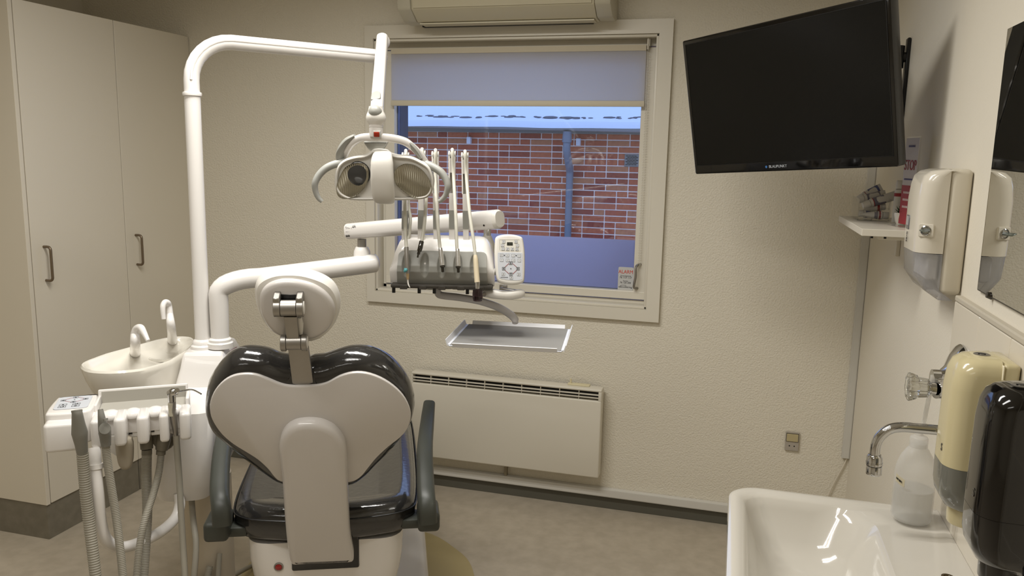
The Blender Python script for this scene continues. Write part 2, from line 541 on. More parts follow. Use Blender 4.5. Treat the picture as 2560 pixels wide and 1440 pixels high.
# ---------------------------------------------------------------- panel heater
hy = YB - .085
hx0, hx1 = (-1.3788,3.2920,0.5063)[0], (-0.5050,3.2920,0.5038)[0]
hz1, hz0 = (-0.5211,3.2920,0.5641)[2], (-0.5147,3.2920,0.1666)[2]
hm = mat('heater_enamel', (224, 218, 203), 0.35)
ht = thing('panel_heater', 'white electric panel heater with slotted top on wall under window', 'heater', ((hx0 + hx1) / 2, YB - .05, hz0))
gh = .040
bm = B(); box(bm, hx0, hx1, hy, hy + .062, hz0, hz1 - gh - .010, .006, 3); obj('front_panel', bm, hm, ht)
bm = B(); box(bm, hx0, hx1, hy, hy + .062, hz1 - .0115, hz1, .005, 3)
box(bm, hx0, hx0 + .008, hy + .001, hy + .062, hz1 - gh - .012, hz1 - .008); box(bm, hx1 - .014, hx1, hy + .001, hy + .062, hz1 - gh - .012, hz1 - .008, .003)
obj('top_rail', bm, hm, ht)
bm = B(); box(bm, hx0 + .006, hx1 - .006, hy + .03, hy + .06, hz1 - gh - .012, hz1 - .009); obj('dark_inside', bm, black, ht, smooth=False)
for r in range(2):
    z = hz1 - .0115 - (r + 1) * (gh / 3)
    bm = B(); box(bm, hx0 + .006, hx1 - .012, hy + .001, hy + .012, z - .0018, z + .0018); obj('slat', bm, hm, ht, smooth=False)
for k in range(1, 10):
    x = hx0 + .008 + (hx1 - hx0 - .022) * k / 10
    bm = B(); box(bm, x - .001, x + .001, hy + .003, hy + .02, hz1 - gh - .011, hz1 - .009); obj('rib', bm, hm, ht, smooth=False)
kx = (-0.6490,3.3300,0.5676)[0]
bm = B(); box(bm, kx - .012, kx + .085, hy + .03, hy + .06, hz1, hz1 + .006, .002); tube(bm, [(kx, hy + .045, hz1 + .004), (kx, hy + .045, hz1 + .026)], .004, 10, 1)
obj('thermostat', bm, mat('aged_knob', (222, 212, 176), .4), ht)
for xb in (hx0 + .05, hx1 - .1):
    bm = B(); box(bm, xb, xb + .04, hy + .062, YB - .0005, hz0 + .03, hz1 - .05); obj('wall_bracket', bm, hm, ht, smooth=False)
cxh = (-0.9406,3.3600,0.1138)[0]
bm = B(); box(bm, cxh - .008, cxh + .004, YB - .02, YB - .001, tz1 + .0005, hz0 + .06); obj('cable', bm, mat('cable_tan', (150, 140, 118), .5), ht, smooth=False)

# ---------------------------------------------------------------- socket, trunking, cord
p = Vector((0.2809,3.3720,0.4011))
so = thing('wall_socket', 'small grey switched wall socket low on the back wall', 'socket', p - Vector((0, -.005, .04)))
sm = mat('socket_grey', (172, 164, 152), .4)
bm = B(); box(bm, p.x - .027, p.x + .027, YB - .011, YB - .0005, p.z - .038, p.z + .042, .002); obj('plate', bm, sm, so, smooth=False)
bm = B(); box(bm, p.x - .024, p.x + .024, YB - .0115, YB - .009, p.z + .001, p.z + .037); obj('gap', bm, black, so, smooth=False)
bm = B(); box(bm, p.x - .0225, p.x + .0225, YB - .0155, YB - .009, p.z + .003, p.z + .035, .0015); obj('rocker', bm, mat('socket_rocker', (186, 172, 132), .4), so, smooth=False)
for dx in (-.0095, .0095):
    bm = B(); tube(bm, [(p.x + dx, YB - .0112, p.z - .017), (p.x + dx, YB - .009, p.z - .017)], .0028, 12, 1); obj('pin_hole', bm, black, so)
t0, t1 = Vector((0.4777,3.3600,0.3573)), Vector((0.4815,3.3600,1.4796))
bm = B(); box(bm, XR - .03, XR - .001, YB - .016, YB - .0005, t0.z, ZC - .002, .001); box(bm, XR - .026, XR - .004, YB - .0175, YB - .0155, t0.z + .002, ZC - .002)
tag(obj('cable_duct', bm, mat('duct_grey', (206, 203, 194), .4), smooth=False), 'narrow grey vertical cable duct running down the right corner', 'duct')
bm = B(); e = Vector((0.4370,3.3660,0.1871))
tube(bm, [(XR - .010, YB - .008, t0.z - .0015), (XR - .018, YB - .008, t0.z - .03), tuple((Vector((XR - .03, YB - .008, t0.z - .05)) + e) / 2), tuple(e), (e.x - .015, YB - .008, e.z - .08), (e.x - .02, YB - .006, tz1 + .004)], .0028, 8)
tag(obj('cord', bm, mat('cord_white', (215, 206, 188), .5)), 'thin white cord hanging from the corner cable duct', 'cord')

# ---------------------------------------------------------------- tall cabinets on the left
XC = -2.544
darkgap = mat('gap_shade', (60, 54, 44), .8)
def cabinet(y0, y1, label, end, hy):
    t = thing('tall_cabinet', label, 'cabinet', (XC - .3, (y0 + y1) / 2, 0), 'tall cabinets along the left wall')
    bm = B(); box(bm, XL + .005, XC - .021, y0 + (.019 if end else .001), y1 - .001, .145, 2.063); obj('carcass', bm, darkgap if False else lacq, t, smooth=False)
    if end:
        bm = B(); box(bm, XL + .004, XC, y0, y0 + .018, .145, 2.063, .001, 1); obj('end_panel', bm, lacq, t, smooth=False)
    bm = B(); box(bm, XL + .02, XC - .006, y0 + .004, y1 - .001, .001, .1445); obj('plinth', bm, plinthm, t, smooth=False)
    bm = B(); box(bm, XC - .019, XC, y0 + (.0225 if end else .0015), y1 - .0015, .147, 2.065, .0012, 1); d = obj('door', bm, lacq, t, smooth=False)
    bm = B(); tube(bm, [(XC - .001, hy, 1.034), (XC + .022, hy, 1.034), (XC + .031, hy, 1.042), (XC + .032, hy, 1.06), (XC + .032, hy, 1.137), (XC + .031, hy, 1.156), (XC + .022, hy, 1.164), (XC - .001, hy, 1.164)], .0052, 10, 4)
    obj('handle', bm, mat('handle_steel', (128, 114, 96), .4, .8), d)
    return t
cabinet(2.385, 2.894, 'tall cream cabinet with end panel, the one nearer the camera', True, 2.462)
cabinet(2.895, 3.374, 'tall cream cabinet in the corner against the back wall', False, 2.953)

# ================================================================ the brick building opposite
YW = 8.6
bk = thing('brick_building', 'low red brick building with snowy roof seen through the window', 'building', (-2.0, YW + 2, -.3))
mort = mat('mortar', (246, 226, 206), 0.9, bump=(60, .3, .01))
bm = B(); box(bm, -7.0, 2.0, YW + .006, YW + .25, -.3, 1.92); obj('wall', bm, mort, bk, smooth=False)
brk = [mat('brick_a', (186, 98, 66), .85, noise=(25, (164, 84, 58)), bump=(70, .4, .01)), mat('brick_b', (198, 112, 74), .85, noise=(25, (174, 94, 62)), bump=(70, .4, .01)),
       mat('brick_c', (160, 80, 58), .85, noise=(25, (138, 66, 50)), bump=(70, .4, .01)), mat('brick_d', (196, 128, 88), .85, noise=(25, (174, 110, 74)), bump=(70, .4, .01))]
def brick_mesh(w, m, k):
    bm = B(); box(bm, 0, w, YW - .002, YW + .10, 0, .0545, .003, 1)
    me = bpy.data.meshes.new('brick_%d' % k); bm.to_mesh(me); bm.free(); me.materials.append(m)
    return me
KIN = {(w, i): brick_mesh(w, m, i) for i, m in enumerate(brk) for w in (.228, .108)}
rest = B()
nb = 0
z = -.28
row = 0
while z < 1.86:
    x = -7.0 + (.0, -.12, -.36, -.24)[row % 4]
    k = row
    while x < 2.0:
        w = .108 if k % 3 == 2 else .228
        vis = z > .60 and x + w > -3.75 and x < -.86 and nb < 299
        if True:
            if vis:
                o = bpy.data.objects.new('brick', KIN[(w, random.choice((0, 0, 1, 1, 2, 3)))])
                COL.objects.link(o); o.parent = bk
                o.location = Vector((x, random.uniform(-.003, .002), z)) - Vector((ORIG[bk].x, ORIG[bk].y, ORIG[bk].z)) * 1.0
                o.location.y -= 0.0
                nb += 1
            else:
                box(rest, x, x + w, YW - .002, YW + .05, z, z + .0545)
        x += w + .012
        k += 1
    z += .0667
    row += 1
r_ = obj('brickwork', rest, brk[0], bk, smooth=False); r_['kind'] = 'stuff'
# eaves, gutter, snow roof
woodm = mat('eaves_board', (132, 126, 114), .7)
bm = B(); box(bm, -7.2, 2.2, YW - .30, YW + .2, 1.855, 1.875); box(bm, -7.2, 2.2, YW - .02, YW - .002, 1.78, 1.855); obj('eaves_board', bm, woodm, bk, smooth=False)
bm = B()
t = B()
for i in range(9):
    pass
hal = [(.05 * math.cos(a), .05 * math.sin(a)) for a in [math.pi + math.pi * k / 10 for k in range(11)]] + [(.045 * math.cos(a), .045 * math.sin(a)) for a in [2 * math.pi - math.pi * k / 10 for k in range(11)]]
rings(t, [[(x, YW - .33 + a, 1.850 - (x + 2) * .010 + b) for a, b in hal] for x in (-7.2, 2.2)])
merge(bm, t); obj('gutter', bm, mat('gutter_zinc', (150, 148, 142), .5), bk)
snow = mat('snow', (232, 238, 246), .9, bump=(6, .25, .05, 4))
bm = B()
nx, ny = 90, 40
V = []
for j in range(ny + 1):
    v = j / ny
    y = YW - .40 + 7 * v ** 1.6
    row_ = []
    for i in range(nx + 1):
        x = -7.2 + 9.4 * i / nx
        zz = 1.885 + (y - YW + .4) * .30 + .003 * math.sin(x * 3.1 + 2 * y) + .002 * math.sin(x * 7.3)
        if j == 0: zz -= .03
        row_.append(bm.verts.new((x, y, zz)))
    V.append(row_)
for j in range(ny):
    for i in range(nx):
        bm.faces.new((V[j][i], V[j][i + 1], V[j + 1][i + 1], V[j + 1][i]))
ret = bmesh.ops.extrude_face_region(bm, geom=list(bm.faces))
bmesh.ops.translate(bm, verts=[e for e in ret['geom'] if isinstance(e, bmesh.types.BMVert)], vec=(0, 0, -.03))
obj('snow_roof', bm, snow, bk)
felt = mat('roof_felt', (110, 110, 116), .9, bump=(30, .6, .02))
rnd2 = random.Random(11)
bm = B()
for k in range(64):
    x = rnd2.uniform(-3.5, -1.0); big = rnd2.random() < (.55 if -2.95 < x < -2.55 or -1.95 < x < -1.7 else .12)
    yy = YW - .24 + rnd2.uniform(-.03, .03) + .02 * math.sin(x * 5)
    t = B(); bmesh.ops.create_icosphere(t, subdivisions=1, radius=1.0)
    merge(bm, t, Matrix.Translation((x, yy, 1.885 + (yy - YW + .4) * .30 + .004)) @ Matrix.Rotation(.29, 4, 'X') @ Matrix.Diagonal((rnd2.uniform(.03, .09) * (1.2 if big else .55), .030 if big else .013, .011 if big else .006, 1)))
o = obj('bare_roofing', bm, felt, bk); o['kind'] = 'stuff'
# downpipe
zinc = mat('downpipe_zinc', (122, 126, 132), .45)
px, pz0 = (-1.7453,8.5200,0.8167)[0], -.25
pt = Vector((-1.7325,8.3000,1.7050))
bm = B(); tube(bm, [(pt.x, YW - .33, 1.79), (pt.x, YW - .33, 1.72), (pt.x, YW - .33, 1.68)], [.045, .05, .05], 16, 3); tube(bm, [(pt.x, YW - .33, 1.68), (pt.x, YW - .33, 1.60), (px + .01, YW - .2, 1.47), (px, YW - .075, 1.38), (px, YW - .075, 1.30)], .040, 16, 5)
tube(bm, [(px, YW - .075, 1.32), (px, YW - .075, pz0)], .038, 16, 1); obj('downpipe', bm, zinc, bk)
# wall vent
v0, v1 = Vector((-1.1737,8.5900,1.5744)), Vector((-1.0207,8.5900,1.4445))
bm = B(); box(bm, v0.x, v1.x + .01, YW - .012, YW + .01, v1.z, v0.z, .003, 1)
vt = obj('vent', bm, mat('vent_frame', (136, 132, 124), .6), bk, smooth=False)
bm = B(); n_ = 0
for r in range(7):
    for c_ in range(4):
        a = v0.x + .012 + (v1.x - v0.x - .02) * (c_ + (.5 if r % 2 else 0)) / 4.5
        zc = v1.z + .012 + (v0.z - v1.z - .024) * (r + .5) / 7
        box(bm, a, a + .026, YW - .0135, YW - .011, zc - .004, zc + .004)
o = obj('vent_slots', bm, black, vt, smooth=False); o['kind'] = 'stuff'
for q in ((-2.8975,8.5000,1.6877), (-1.6701,8.5000,1.6895)):
    bm = B(); box(bm, q[0] - .022, q[0] + .022, YW - .06, YW - .003, q[2] - .035, q[2] + .04, .004, 1); obj('gutter_bracket', bm, mat('bracket_white', (232, 230, 228), .6), bk, smooth=False)
bm = B(); box(bm, -12, 6, YB + .36, 20, -.4, -.3); struct('ground', bm, snow, smooth=False)

# ================================================================ dental chair
CH = frame((-1.0000,1.8000,0.0000),(0.9135,0.4067,0.0000),(-0.4067,0.9135,0.0000),(0.0000,0.0000,1.0000))
BK = frame((-0.9370,1.6584,0.8500),(0.9135,0.4067,0.0000),(0.1391,-0.3125,0.9397),(0.3822,-0.8585,-0.3420))
CHO = CH.translation
def cw(u, v, w):
    return CH @ Vector((u, v, w))
def bw(u, v, w=0):
    return BK @ Vector((u, v, w))
chair = thing('dental_chair', 'dental treatment chair with glossy dark grey padding and white heart-shaped back shell, seen from behind', 'dental chair', CHO)
# base plate and pedestal
bm = B(); slab(bm, rrect(-.29, .30, .10, 1.0, .07), .004, .115, .03, CH, 4); obj('base_plate', bm, white, chair)
bm = B()
rs = []
for w, a, v0, v1 in ((.10, .150, .06, .50), (.26, .168, .03, .50), (.36, .182, .0, .50), (.42, .196, -.010, .52), (.47, .203, -.013, .54), (.528, .205, -.013, .55)):
    rs.append([tuple(cw(x, y, w)) for x, y in rrect(-a, a, v0, v1, .06, 6)])
rings(bm, rs); obj('pedestal_housing', bm, white, chair)
bm = B(); box(bm, -.088, .089, -.018, .05, .448, .56, .006, 2, CH); obj('hinge_slot', bm, blackg, chair)
p = cw(-.103, -.066, .4755)
q = Vector((-1.0019,1.5819,0.5617))
FI = axes(tuple(cw(-.121, -.0135, .462)), CH.to_3x3() @ Vector((0, -1, -.1)))
bm = B(); lathe(bm, [(.0125, -.004), (.0125, .0015), (.010, .003), (.0088, .002)], 20, FI); ri = obj('indicator_ring', bm, steel, chair)
bm = B(); lathe(bm, [(.0086, 0), (.0086, .003), (.005, .0045), (.001, .005)], 20, FI); obj('indicator_light', bm, mat('red_lens', (150, 14, 14), .15, coat=.6), ri)
# seat
sq = outline([(-.215, .0), (-.12, -.035), (0, -.045), (.12, -.035), (.215, .0), (.245, .09), (.25, .4), (.24, .75), (.20, .80), (0, .81), (-.20, .80), (-.24, .75), (-.25, .4), (-.245, .09)], 5)
bm = B(); puff(bm, sq, [(-.07, .528), (-.03, .532), (-.008, .545), (0, .565), (-.001, .598), (-.010, .618), (-.024, .628), (-.05, .630), (-.075, .622), (-.1, .618)], CH)
obj('seat_cushion', bm, vinyl, chair)
bm = B(); tube(bm, [tuple(cw(x * 1.003, y * 1.0 , .600)) for x, y in sq] + [tuple(cw(sq[0][0] * 1.003, sq[0][1], .600))], .0025, 6, 1); obj('piping', bm, mat('piping', (30, 30, 30), .3), chair)
lq = outline([(-.20, .83), (0, .825), (.20, .83), (.215, .9), (.20, 1.2), (.15, 1.38), (0, 1.42), (-.15, 1.38), (-.20, 1.2), (-.215, .9)], 4)
bm = B(); puff(bm, lq, [(-.03, .54), (0, .56), (0, .60), (-.02, .62), (-.05, .625)], CH); obj('leg_rest', bm, vinyl, chair)
# backrest cushion and shell
cq = outline([(-0.0287,0.2029),(-0.0465,0.2134),(-0.0755,0.2186),(-0.1036,0.2329),(-0.1319,0.2393),(-0.1606,0.2394),(-0.1904,0.2279),(-0.2185,0.1990),(-0.2404,0.1627),(-0.2520,0.1302),(-0.2598,0.0874),(-0.2594,0.0582),(-0.2522,0.0233),(-0.2226,-0.0184),(-0.1851,-0.0666),(-0.1460,-0.1110),(-0.1014,-0.1514),(-0.0176,-0.1669),(0.0684,-0.1660),(0.1102,-0.1403),(0.1479,-0.0928),(0.1890,-0.0410),(0.2192,0.0128),(0.2298,0.0458),(0.2327,0.0811),(0.2284,0.1160),(0.2164,0.1505),(0.1931,0.1870),(0.1665,0.2134),(0.1364,0.2303),(0.1102,0.2368),(0.0803,0.2360),(0.0503,0.2274),(0.0201,0.2156),(-0.0060,0.2125)], 4)
bm = B(); puff(bm, cq, [(-.05, -.112), (-.03, -.108), (-.014, -.096), (-.003, -.078), (0, -.058), (-.003, -.038), (-.012, -.020), (-.026, -.011), (-.05, -.008)], BK)
obj('backrest_cushion', bm, vinyl, chair)
hq = outline([(-0.0204,0.1719),(0.0093,0.1743),(0.0317,0.1812),(0.0583,0.1977),(0.0882,0.2071),(0.1179,0.2055),(0.1514,0.1907),(0.1815,0.1664),(0.2044,0.1370),(0.2181,0.1049),(0.2222,0.0751),(0.2157,0.0401),(0.1968,0.0102),(0.1689,-0.0171),(0.1407,-0.0499),(0.1202,-0.0808),(0.1036,-0.1069),(0.0871,-0.1223),(0.0709,-0.1280),(0.0305,-0.1330),(-0.0134,-0.1323),(-0.0568,-0.1267),(-0.0955,-0.1171),(-0.1100,-0.1014),(-0.1235,-0.0742),(-0.1442,-0.0446),(-0.1687,-0.0204),(-0.1963,0.0061),(-0.2192,0.0369),(-0.2339,0.0717),(-0.2388,0.1007),(-0.2344,0.1337),(-0.2202,0.1658),(-0.1998,0.1905),(-0.1770,0.2049),(-0.1516,0.2097),(-0.1269,0.2068),(-0.1026,0.1948),(-0.0748,0.1794),(-0.0497,0.1727)], 3)
bm = B(); puff(bm, hq, [(-.004, -.012), (-.001, -.010), (0, -.006), (-.0015, -.002), (-.005, 0)], BK); obj('back_shell', bm, shellm, chair)
stq = outline([(-0.0878,-0.0029),(-0.0850,0.0270),(-0.0766,0.0514),(-0.0604,0.0713),(-0.0375,0.0821),(-0.0077,0.0834),(0.0181,0.0771),(0.0418,0.0600),(0.0597,0.0310),(0.0675,0.0004),(0.0683,-0.0617),(0.0677,-0.1696),(0.0684,-0.2834),(0.0733,-0.3431),(0.0755,-0.3706),(0.0709,-0.3843),(0.0392,-0.3855),(-0.0444,-0.3838),(-0.0776,-0.3837),(-0.0853,-0.3734),(-0.0882,-0.3431),(-0.0901,-0.2726),(-0.0888,-0.1604),(-0.0868,-0.0801)], 3)
bm = B(); puff(bm, stq, [(0, -.004), (0, .018), (-.003, .024), (-.008, .028), (-.016, .030)], BK); obj('strut_cover', bm, shellm, chair)
# head rest
pq = outline([(-0.1229,0.3862),(-0.1217,0.3998),(-0.1168,0.4133),(-0.1054,0.4256),(-0.0876,0.4356),(-0.0683,0.4411),(-0.0436,0.4426),(-0.0170,0.4404),(0.0093,0.4321),(0.0319,0.4207),(0.0488,0.4048),(0.0587,0.3829),(0.0618,0.3596),(0.0601,0.3384),(0.0521,0.3122),(0.0403,0.2906),(0.0255,0.2738),(0.0089,0.2630),(-0.0114,0.2584),(-0.0472,0.2627),(-0.0819,0.2778),(-0.1054,0.3046),(-0.1177,0.3331),(-0.1229,0.3633)], 3)
bm = B(); puff(bm, pq, [(-.03, -.105), (-.012, -.098), (0, -.08), (0, -.066), (-.006, -.05), (-.018, -.044)], BK); hp = obj('headrest_pad', bm, whitem, chair)
hs = outline([(-0.1108,0.3719),(-0.1084,0.3922),(-0.1008,0.4090),(-0.0867,0.4222),(-0.0674,0.4303),(-0.0448,0.4327),(-0.0187,0.4293),(0.0073,0.4203),(0.0295,0.4044),(0.0431,0.3866),(0.0507,0.3682),(0.0519,0.3496),(0.0476,0.3285),(0.0369,0.3073),(0.0204,0.2908),(0.0022,0.2808),(-0.0157,0.2786),(-0.0391,0.2810),(-0.0661,0.2862),(-0.0847,0.2972),(-0.0970,0.3139),(-0.1054,0.3327),(-0.1102,0.3513)], 3)
bm = B(); puff(bm, hs, [(-.004, -.05), (0, -.044), (-.001, -.036), (-.006, -.031), (-.012, -.029)], BK); obj('headrest_shell', bm, shellm, chair)
def bpoly(name, pts, z0, z1, m, par, bev=.0012):
    bm = B(); slab(bm, pts, z0, z1, bev, BK, 2); return obj(name, bm, m, par)
hb = bpoly('lower_stem', [(-0.0532,0.2716),(-0.0084,0.2708),(-0.0024,0.1654),(-0.0497,0.1667)], -.022, -.010, steel, chair)
bpoly('upper_stem', [(-0.0552,0.3622),(-0.0273,0.3619),(-0.0259,0.2968),(-0.0524,0.2973)], -.006, .003, steel, chair)
bpoly('headrest_slot', [(-0.0692,0.4025),(-0.0426,0.4001),(-0.0151,0.4012),(-0.0122,0.3740),(-0.0164,0.3441),(-0.0749,0.3447)], -.031, -.0265, black, chair)
def hinge(cx, cy, w1, w2, r, name):      # px centre, half widths in metres along u
    u, v = cx, cy
    h = None
    bm = B()
    t = B(); lathe(t, [(r, -w1), (r, w1)], 24); merge(bm, t, BK @ frame((u, v, -.004), (0, 1, 0), (0, 0, 1), (1, 0, 0)))
    tube(bm, [BK @ Vector((u, v, -.004)), BK @ Vector((u, v, -.004))], .001, 4, 1) if False else None
    h = obj(name, bm, steel, chair)
    for s in (-1, 1):
        bm = B(); t = B(); lathe(t, [(r * 1.04, 0), (r * 1.1, .001), (r * 1.1, w2 - .001), (r * 1.04, w2)], 24)
        merge(bm, t, BK @ frame((u + (w1 + .001 if s > 0 else -w1 - .001 - w2), v, -.004), (0, 1, 0), (0, 0, 1), (1, 0, 0)))
        box(bm, u + (w1 + .001 if s > 0 else -w1 - .001 - w2), u + (w1 + .001 if s > 0 else -w1 - .001 - w2) + w2, v - (.0 if name == 'upper_hinge' else .02), v + (.028 if name == 'upper_hinge' else 0), -.03, .004, .002, 1, BK)
        obj('hinge_cheek', bm, steel, h)
    bm = B(); t = B(); lathe(t, [(r * .85, 0), (r * .85, .0015), (r * .7, .0022)], 20); merge(bm, t, BK @ frame((u + w1 + .001 + w2, v, -.004), (0, 1, 0), (0, 0, 1), (1, 0, 0))); obj('hinge_cap', bm, whitem, h)
hc = [(-0.0440,0.3813),(-0.0383,0.2911)]
hinge(hc[0][0], hc[0][1], .0160, .0145, .0175, 'upper_hinge')
hinge(hc[1][0], hc[1][1], .0155, .0120, .0165, 'lower_hinge')
bpoly('release_lever', [(-0.0289,0.3523),(-0.0194,0.3522),(-0.0163,0.3325),(-0.0190,0.3091),(-0.0262,0.3080),(-0.0282,0.3326)], -.02, -.008, whitem, chair, .002)
# armrests
def armrest(pts, bx, side):
    bm = B(); tube(bm, pts, [.024, .026, .026, .024, .021, .019], 18, 6, up=tuple(CH.to_3x3() @ Vector((0, -.5, 1))), ry=[.0235, .0235, .0235, .0225, .020, .018], flat=3.2)
    a = obj('armrest', bm, armgrey, chair)
    bm = B(); box(bm, bx[0], bx[1], -.045, .055, .552, .606, .012, 3, CH)
    box(bm, bx[2], bx[3], -.01, .06, .548, .575, .006, 2, CH)
    obj('armrest_bracket', bm, armgrey, a)
armrest([(-0.7250,1.8435,0.5969),(-0.7309,1.8495,0.6412),(-0.7546,1.9004,0.6691),(-0.8015,2.0116,0.7183),(-0.8492,2.1531,0.7612),(-0.8686,2.2154,0.7875)], (.243, .302, .20, .26), 1)
armrest([(-1.1889,1.6248,0.6224),(-1.1945,1.6304,0.6638),(-1.2312,1.6774,0.6902),(-1.3029,1.7918,0.7366),(-1.3736,1.9264,0.7759),(-1.3937,1.9882,0.8007)], (-.302, -.240, -.26, -.2), -1)

# round floor protection mat under the chair
bm = B(); slab(bm, outline([(-.34, .35), (-.20, .15), (.25, .15), (.44, .40), (.475, .70), (.43, .90), (.25, 1.1), (-.2, 1.1), (-.37, .85)], 6), .0005, .0035, .001, CH)
tag(obj('floor_mat', bm, mat('yellowed_mat', (172, 156, 112), .35)), 'yellowed rounded floor mat under the chair base', 'mat')

# ================================================================ cuspidor unit left of the chair
def keybox(bm, M, x, y, w, h, t=.0007):
    for a in ((x - w / 2, x + w / 2, y + h / 2 - t, y + h / 2), (x - w / 2, x + w / 2, y - h / 2, y - h / 2 + t), (x - w / 2, x - w / 2 + t, y - h / 2, y + h / 2), (x + w / 2 - t, x + w / 2, y - h / 2, y + h / 2)):
        box(bm, a[0], a[1], a[2], a[3], 0, .0004, 0, 1, M)
def tri(bm, M, x, y, s, rot, t=.0007):
    P = [(math.cos(rot + math.radians(a)) * s, math.sin(rot + math.radians(a)) * s) for a in (0, 130, -130)]
    for k in range(3):
        a, b = P[k], P[(k + 1) % 3]
        line(bm, M, x + a[0], y + a[1], x + b[0], y + b[1], t)
def line(bm, M, xa, ya, xb, yb, t=.0007):
    d = Vector((xb - xa, yb - ya, 0)); l = d.length
    F_ = M @ Matrix.Translation((xa, ya, 0)) @ Matrix.Rotation(math.atan2(d.y, d.x), 4, 'Z')
    box(bm, 0, l, -t / 2, t / 2, 0, .0004, 0, 1, F_)
UO = Vector((-1.55, 2.08, 0))
unit = thing('dental_unit', 'white dental unit with ceramic spittoon bowl and suction holder left of the chair', 'dental unit', UO)
# main housing
top = .935
hz = [(-.30, .060), (-.20, .075)]
def shell_ring(z, pts):
    return [(x, y, z) for x, y in pts]
A = Vector((-1.5076,1.9720,0.9250)); 
def ring2(k, z, x0, x1, y0, y1, r):
    return [(x, y, z) for x, y in rrect(x0, x1, y0, y1, r, 6)]
# axes of the housing: along the chair direction
UM = frame((-1.53, 2.10, 0), CH.to_3x3() @ Vector((1, 0, 0)), CH.to_3x3() @ Vector((0, 1, 0)), (0, 0, 1))
bm = B()
rs = []
for z, x0, x1, y0, y1, r in ((.535, -.11, -.005, -.225, .36, .045), (.548, -.135, .012, -.255, .40, .045), (.60, -.145, .024, -.272, .42, .045), (.72, -.142, .028, -.264, .38, .04), (.805, -.136, .027, -.25, .33, .04), (.832, -.115, .020, -.20, .25, .03), (.848, -.100, .034, -.130, .165, .020), (.90, -.086, .050, -.110, .135, .012), (.934, -.080, .037, -.099, .118, .010), (.942, -.077, .033, -.095, .112, .010), (.945, -.072, .028, -.090, .106, .009)):
    rs.append([tuple(UM @ Vector((x, y, z))) for x, y in rrect(x0, x1, y0, y1, r, 6)])
rings(bm, rs); obj('housing', bm, white, unit)
# side access panel on the chair-facing and rear side
pp = outline([(-.215, .62), (-.19, .60), (-.05, .60), (.10, .61), (.13, .64), (.11, .76), (.08, .79), (-.18, .79), (-.21, .775), (-.22, .70)], 3)
PF = frame(tuple(UM @ Vector((.0295, .03, 0))), UM.to_3x3() @ Vector((0, 1, 0)), (0, 0, 1), UM.to_3x3() @ Vector((1, 0, 0)))
bm = B(); slab(bm, pp, -.012, .004, .003, PF, 2); obj('side_panel', bm, mat('unit_panel', (206, 202, 198), .3, coat=.2), unit)
bm = B(); slab(bm, offset2d(pp, .003), -.012, .0025, .001, PF, 1); obj('panel_seam', bm, mat('dark_seam', (70, 70, 70), .6), unit)
for k in range(3):
    bm = B(); box(bm, .018, .034, .26 + .03 * k, .278 + .03 * k, .57 + .012 * k, .67 + .01 * k, .004, 2, UM); obj('vent_rib', bm, panellight, unit)
# brand print
US = frame((-1.4961,2.1370,0.9150),(-0.4067,0.9135,0.0000),(-0.2834,-0.1262,0.9507),(0.8685,0.3867,0.3102))
ub = [(-0.0236,0.0130),(0.0538,0.0053),(-0.0286,0.0103),(0.0377,0.0039)]
bm = B()
for a_, b_, t_ in ((0, 1, .0032), (2, 3, .0014)):
    line(bm, US @ Matrix.Translation((0, 0, .0012)), ub[a_][0], ub[a_][1], ub[b_][0], ub[b_][1], t_)
obj('brand_print', bm, mat('brand_red', (140, 70, 74), .5), unit, smooth=False)
# foot column and cable
bm = B(); lathe(bm, [(.090, .003), (.090, .02), (.078, .03), (.078, .540)], 28, Matrix.Translation(UM @ Vector((-.045, -.03, 0)))); obj('foot_column', bm, mat('column_beige', (196, 185, 166), .4), unit)
bm = B(); tube(bm, [(-1.4771,1.8804,0.5544),(-1.4604,1.8624,0.4844),(-1.4295,1.8301,0.4306),(-1.4164,1.8008,0.3618),(-1.4201,1.7862,0.2833)], .0085, 10); obj('cable', bm, hosegrey, unit)
bm = B(); tube(bm, [(-1.4201,1.7862,0.2833), Vector((-1.4201,1.7862,0.2833)) * .9 + Vector((-.16, .23, .01)), (-1.66, 2.45, .009), (-1.58, 2.6, .009)], .0085, 10); obj('cable', bm, hosegrey, unit)

# spittoon bowl
rim = outline([(-1.7690,1.8051),(-1.7240,1.7741),(-1.6888,1.7666),(-1.6524,1.7724),(-1.6234,1.7866),(-1.5960,1.8093),(-1.5740,1.8425),(-1.5667,1.8884),(-1.5668,1.9383),(-1.5885,2.0146),(-1.6120,2.0845),(-1.6367,2.1344),(-1.6678,2.1782),(-1.6996,2.2044),(-1.7262,2.2099),(-1.7495,2.2024),(-1.7716,2.1773),(-1.7849,2.1342),(-1.7905,2.0650),(-1.7958,1.9991),(-1.8008,1.9364),(-1.7946,1.8806),(-1.7883,1.8423)], 2)
cxm = sum(p[0] for p in rim) / len(rim); cym = sum(p[1] for p in rim) / len(rim)
def sc(pts, s, dx=0, dy=0):
    return [(cxm + (x - cxm) * s + dx, cym + (y - cym) * s + dy) for x, y in pts]
ex, ey = .030, .045
bm = B()
R_ = []
for o_, s, z in ((0, .45, .76), (0, .62, .775), (0, .78, .81), (0, .89, .85), (0, .96, .89), (0, .995, .918), (0, 1.0, .928), (-.004, 1.0, .934), (-.009, 1.0, .933), (-.014, 1.0, .926), (-.018, 1.0, .914), (-.03, 1.0, .906), (-.05, .96, .894), (-.07, .7, .888)):
    q = sc(rim, s, ex * (1 - s), ey * (1 - s))
    R_.append([(x, y, z) for x, y in offset2d(q, o_)])
rings(bm, R_); bowl = obj('spittoon_bowl', bm, mat('bowl_ceramic', (230, 225, 213), .09, coat=.5), unit)
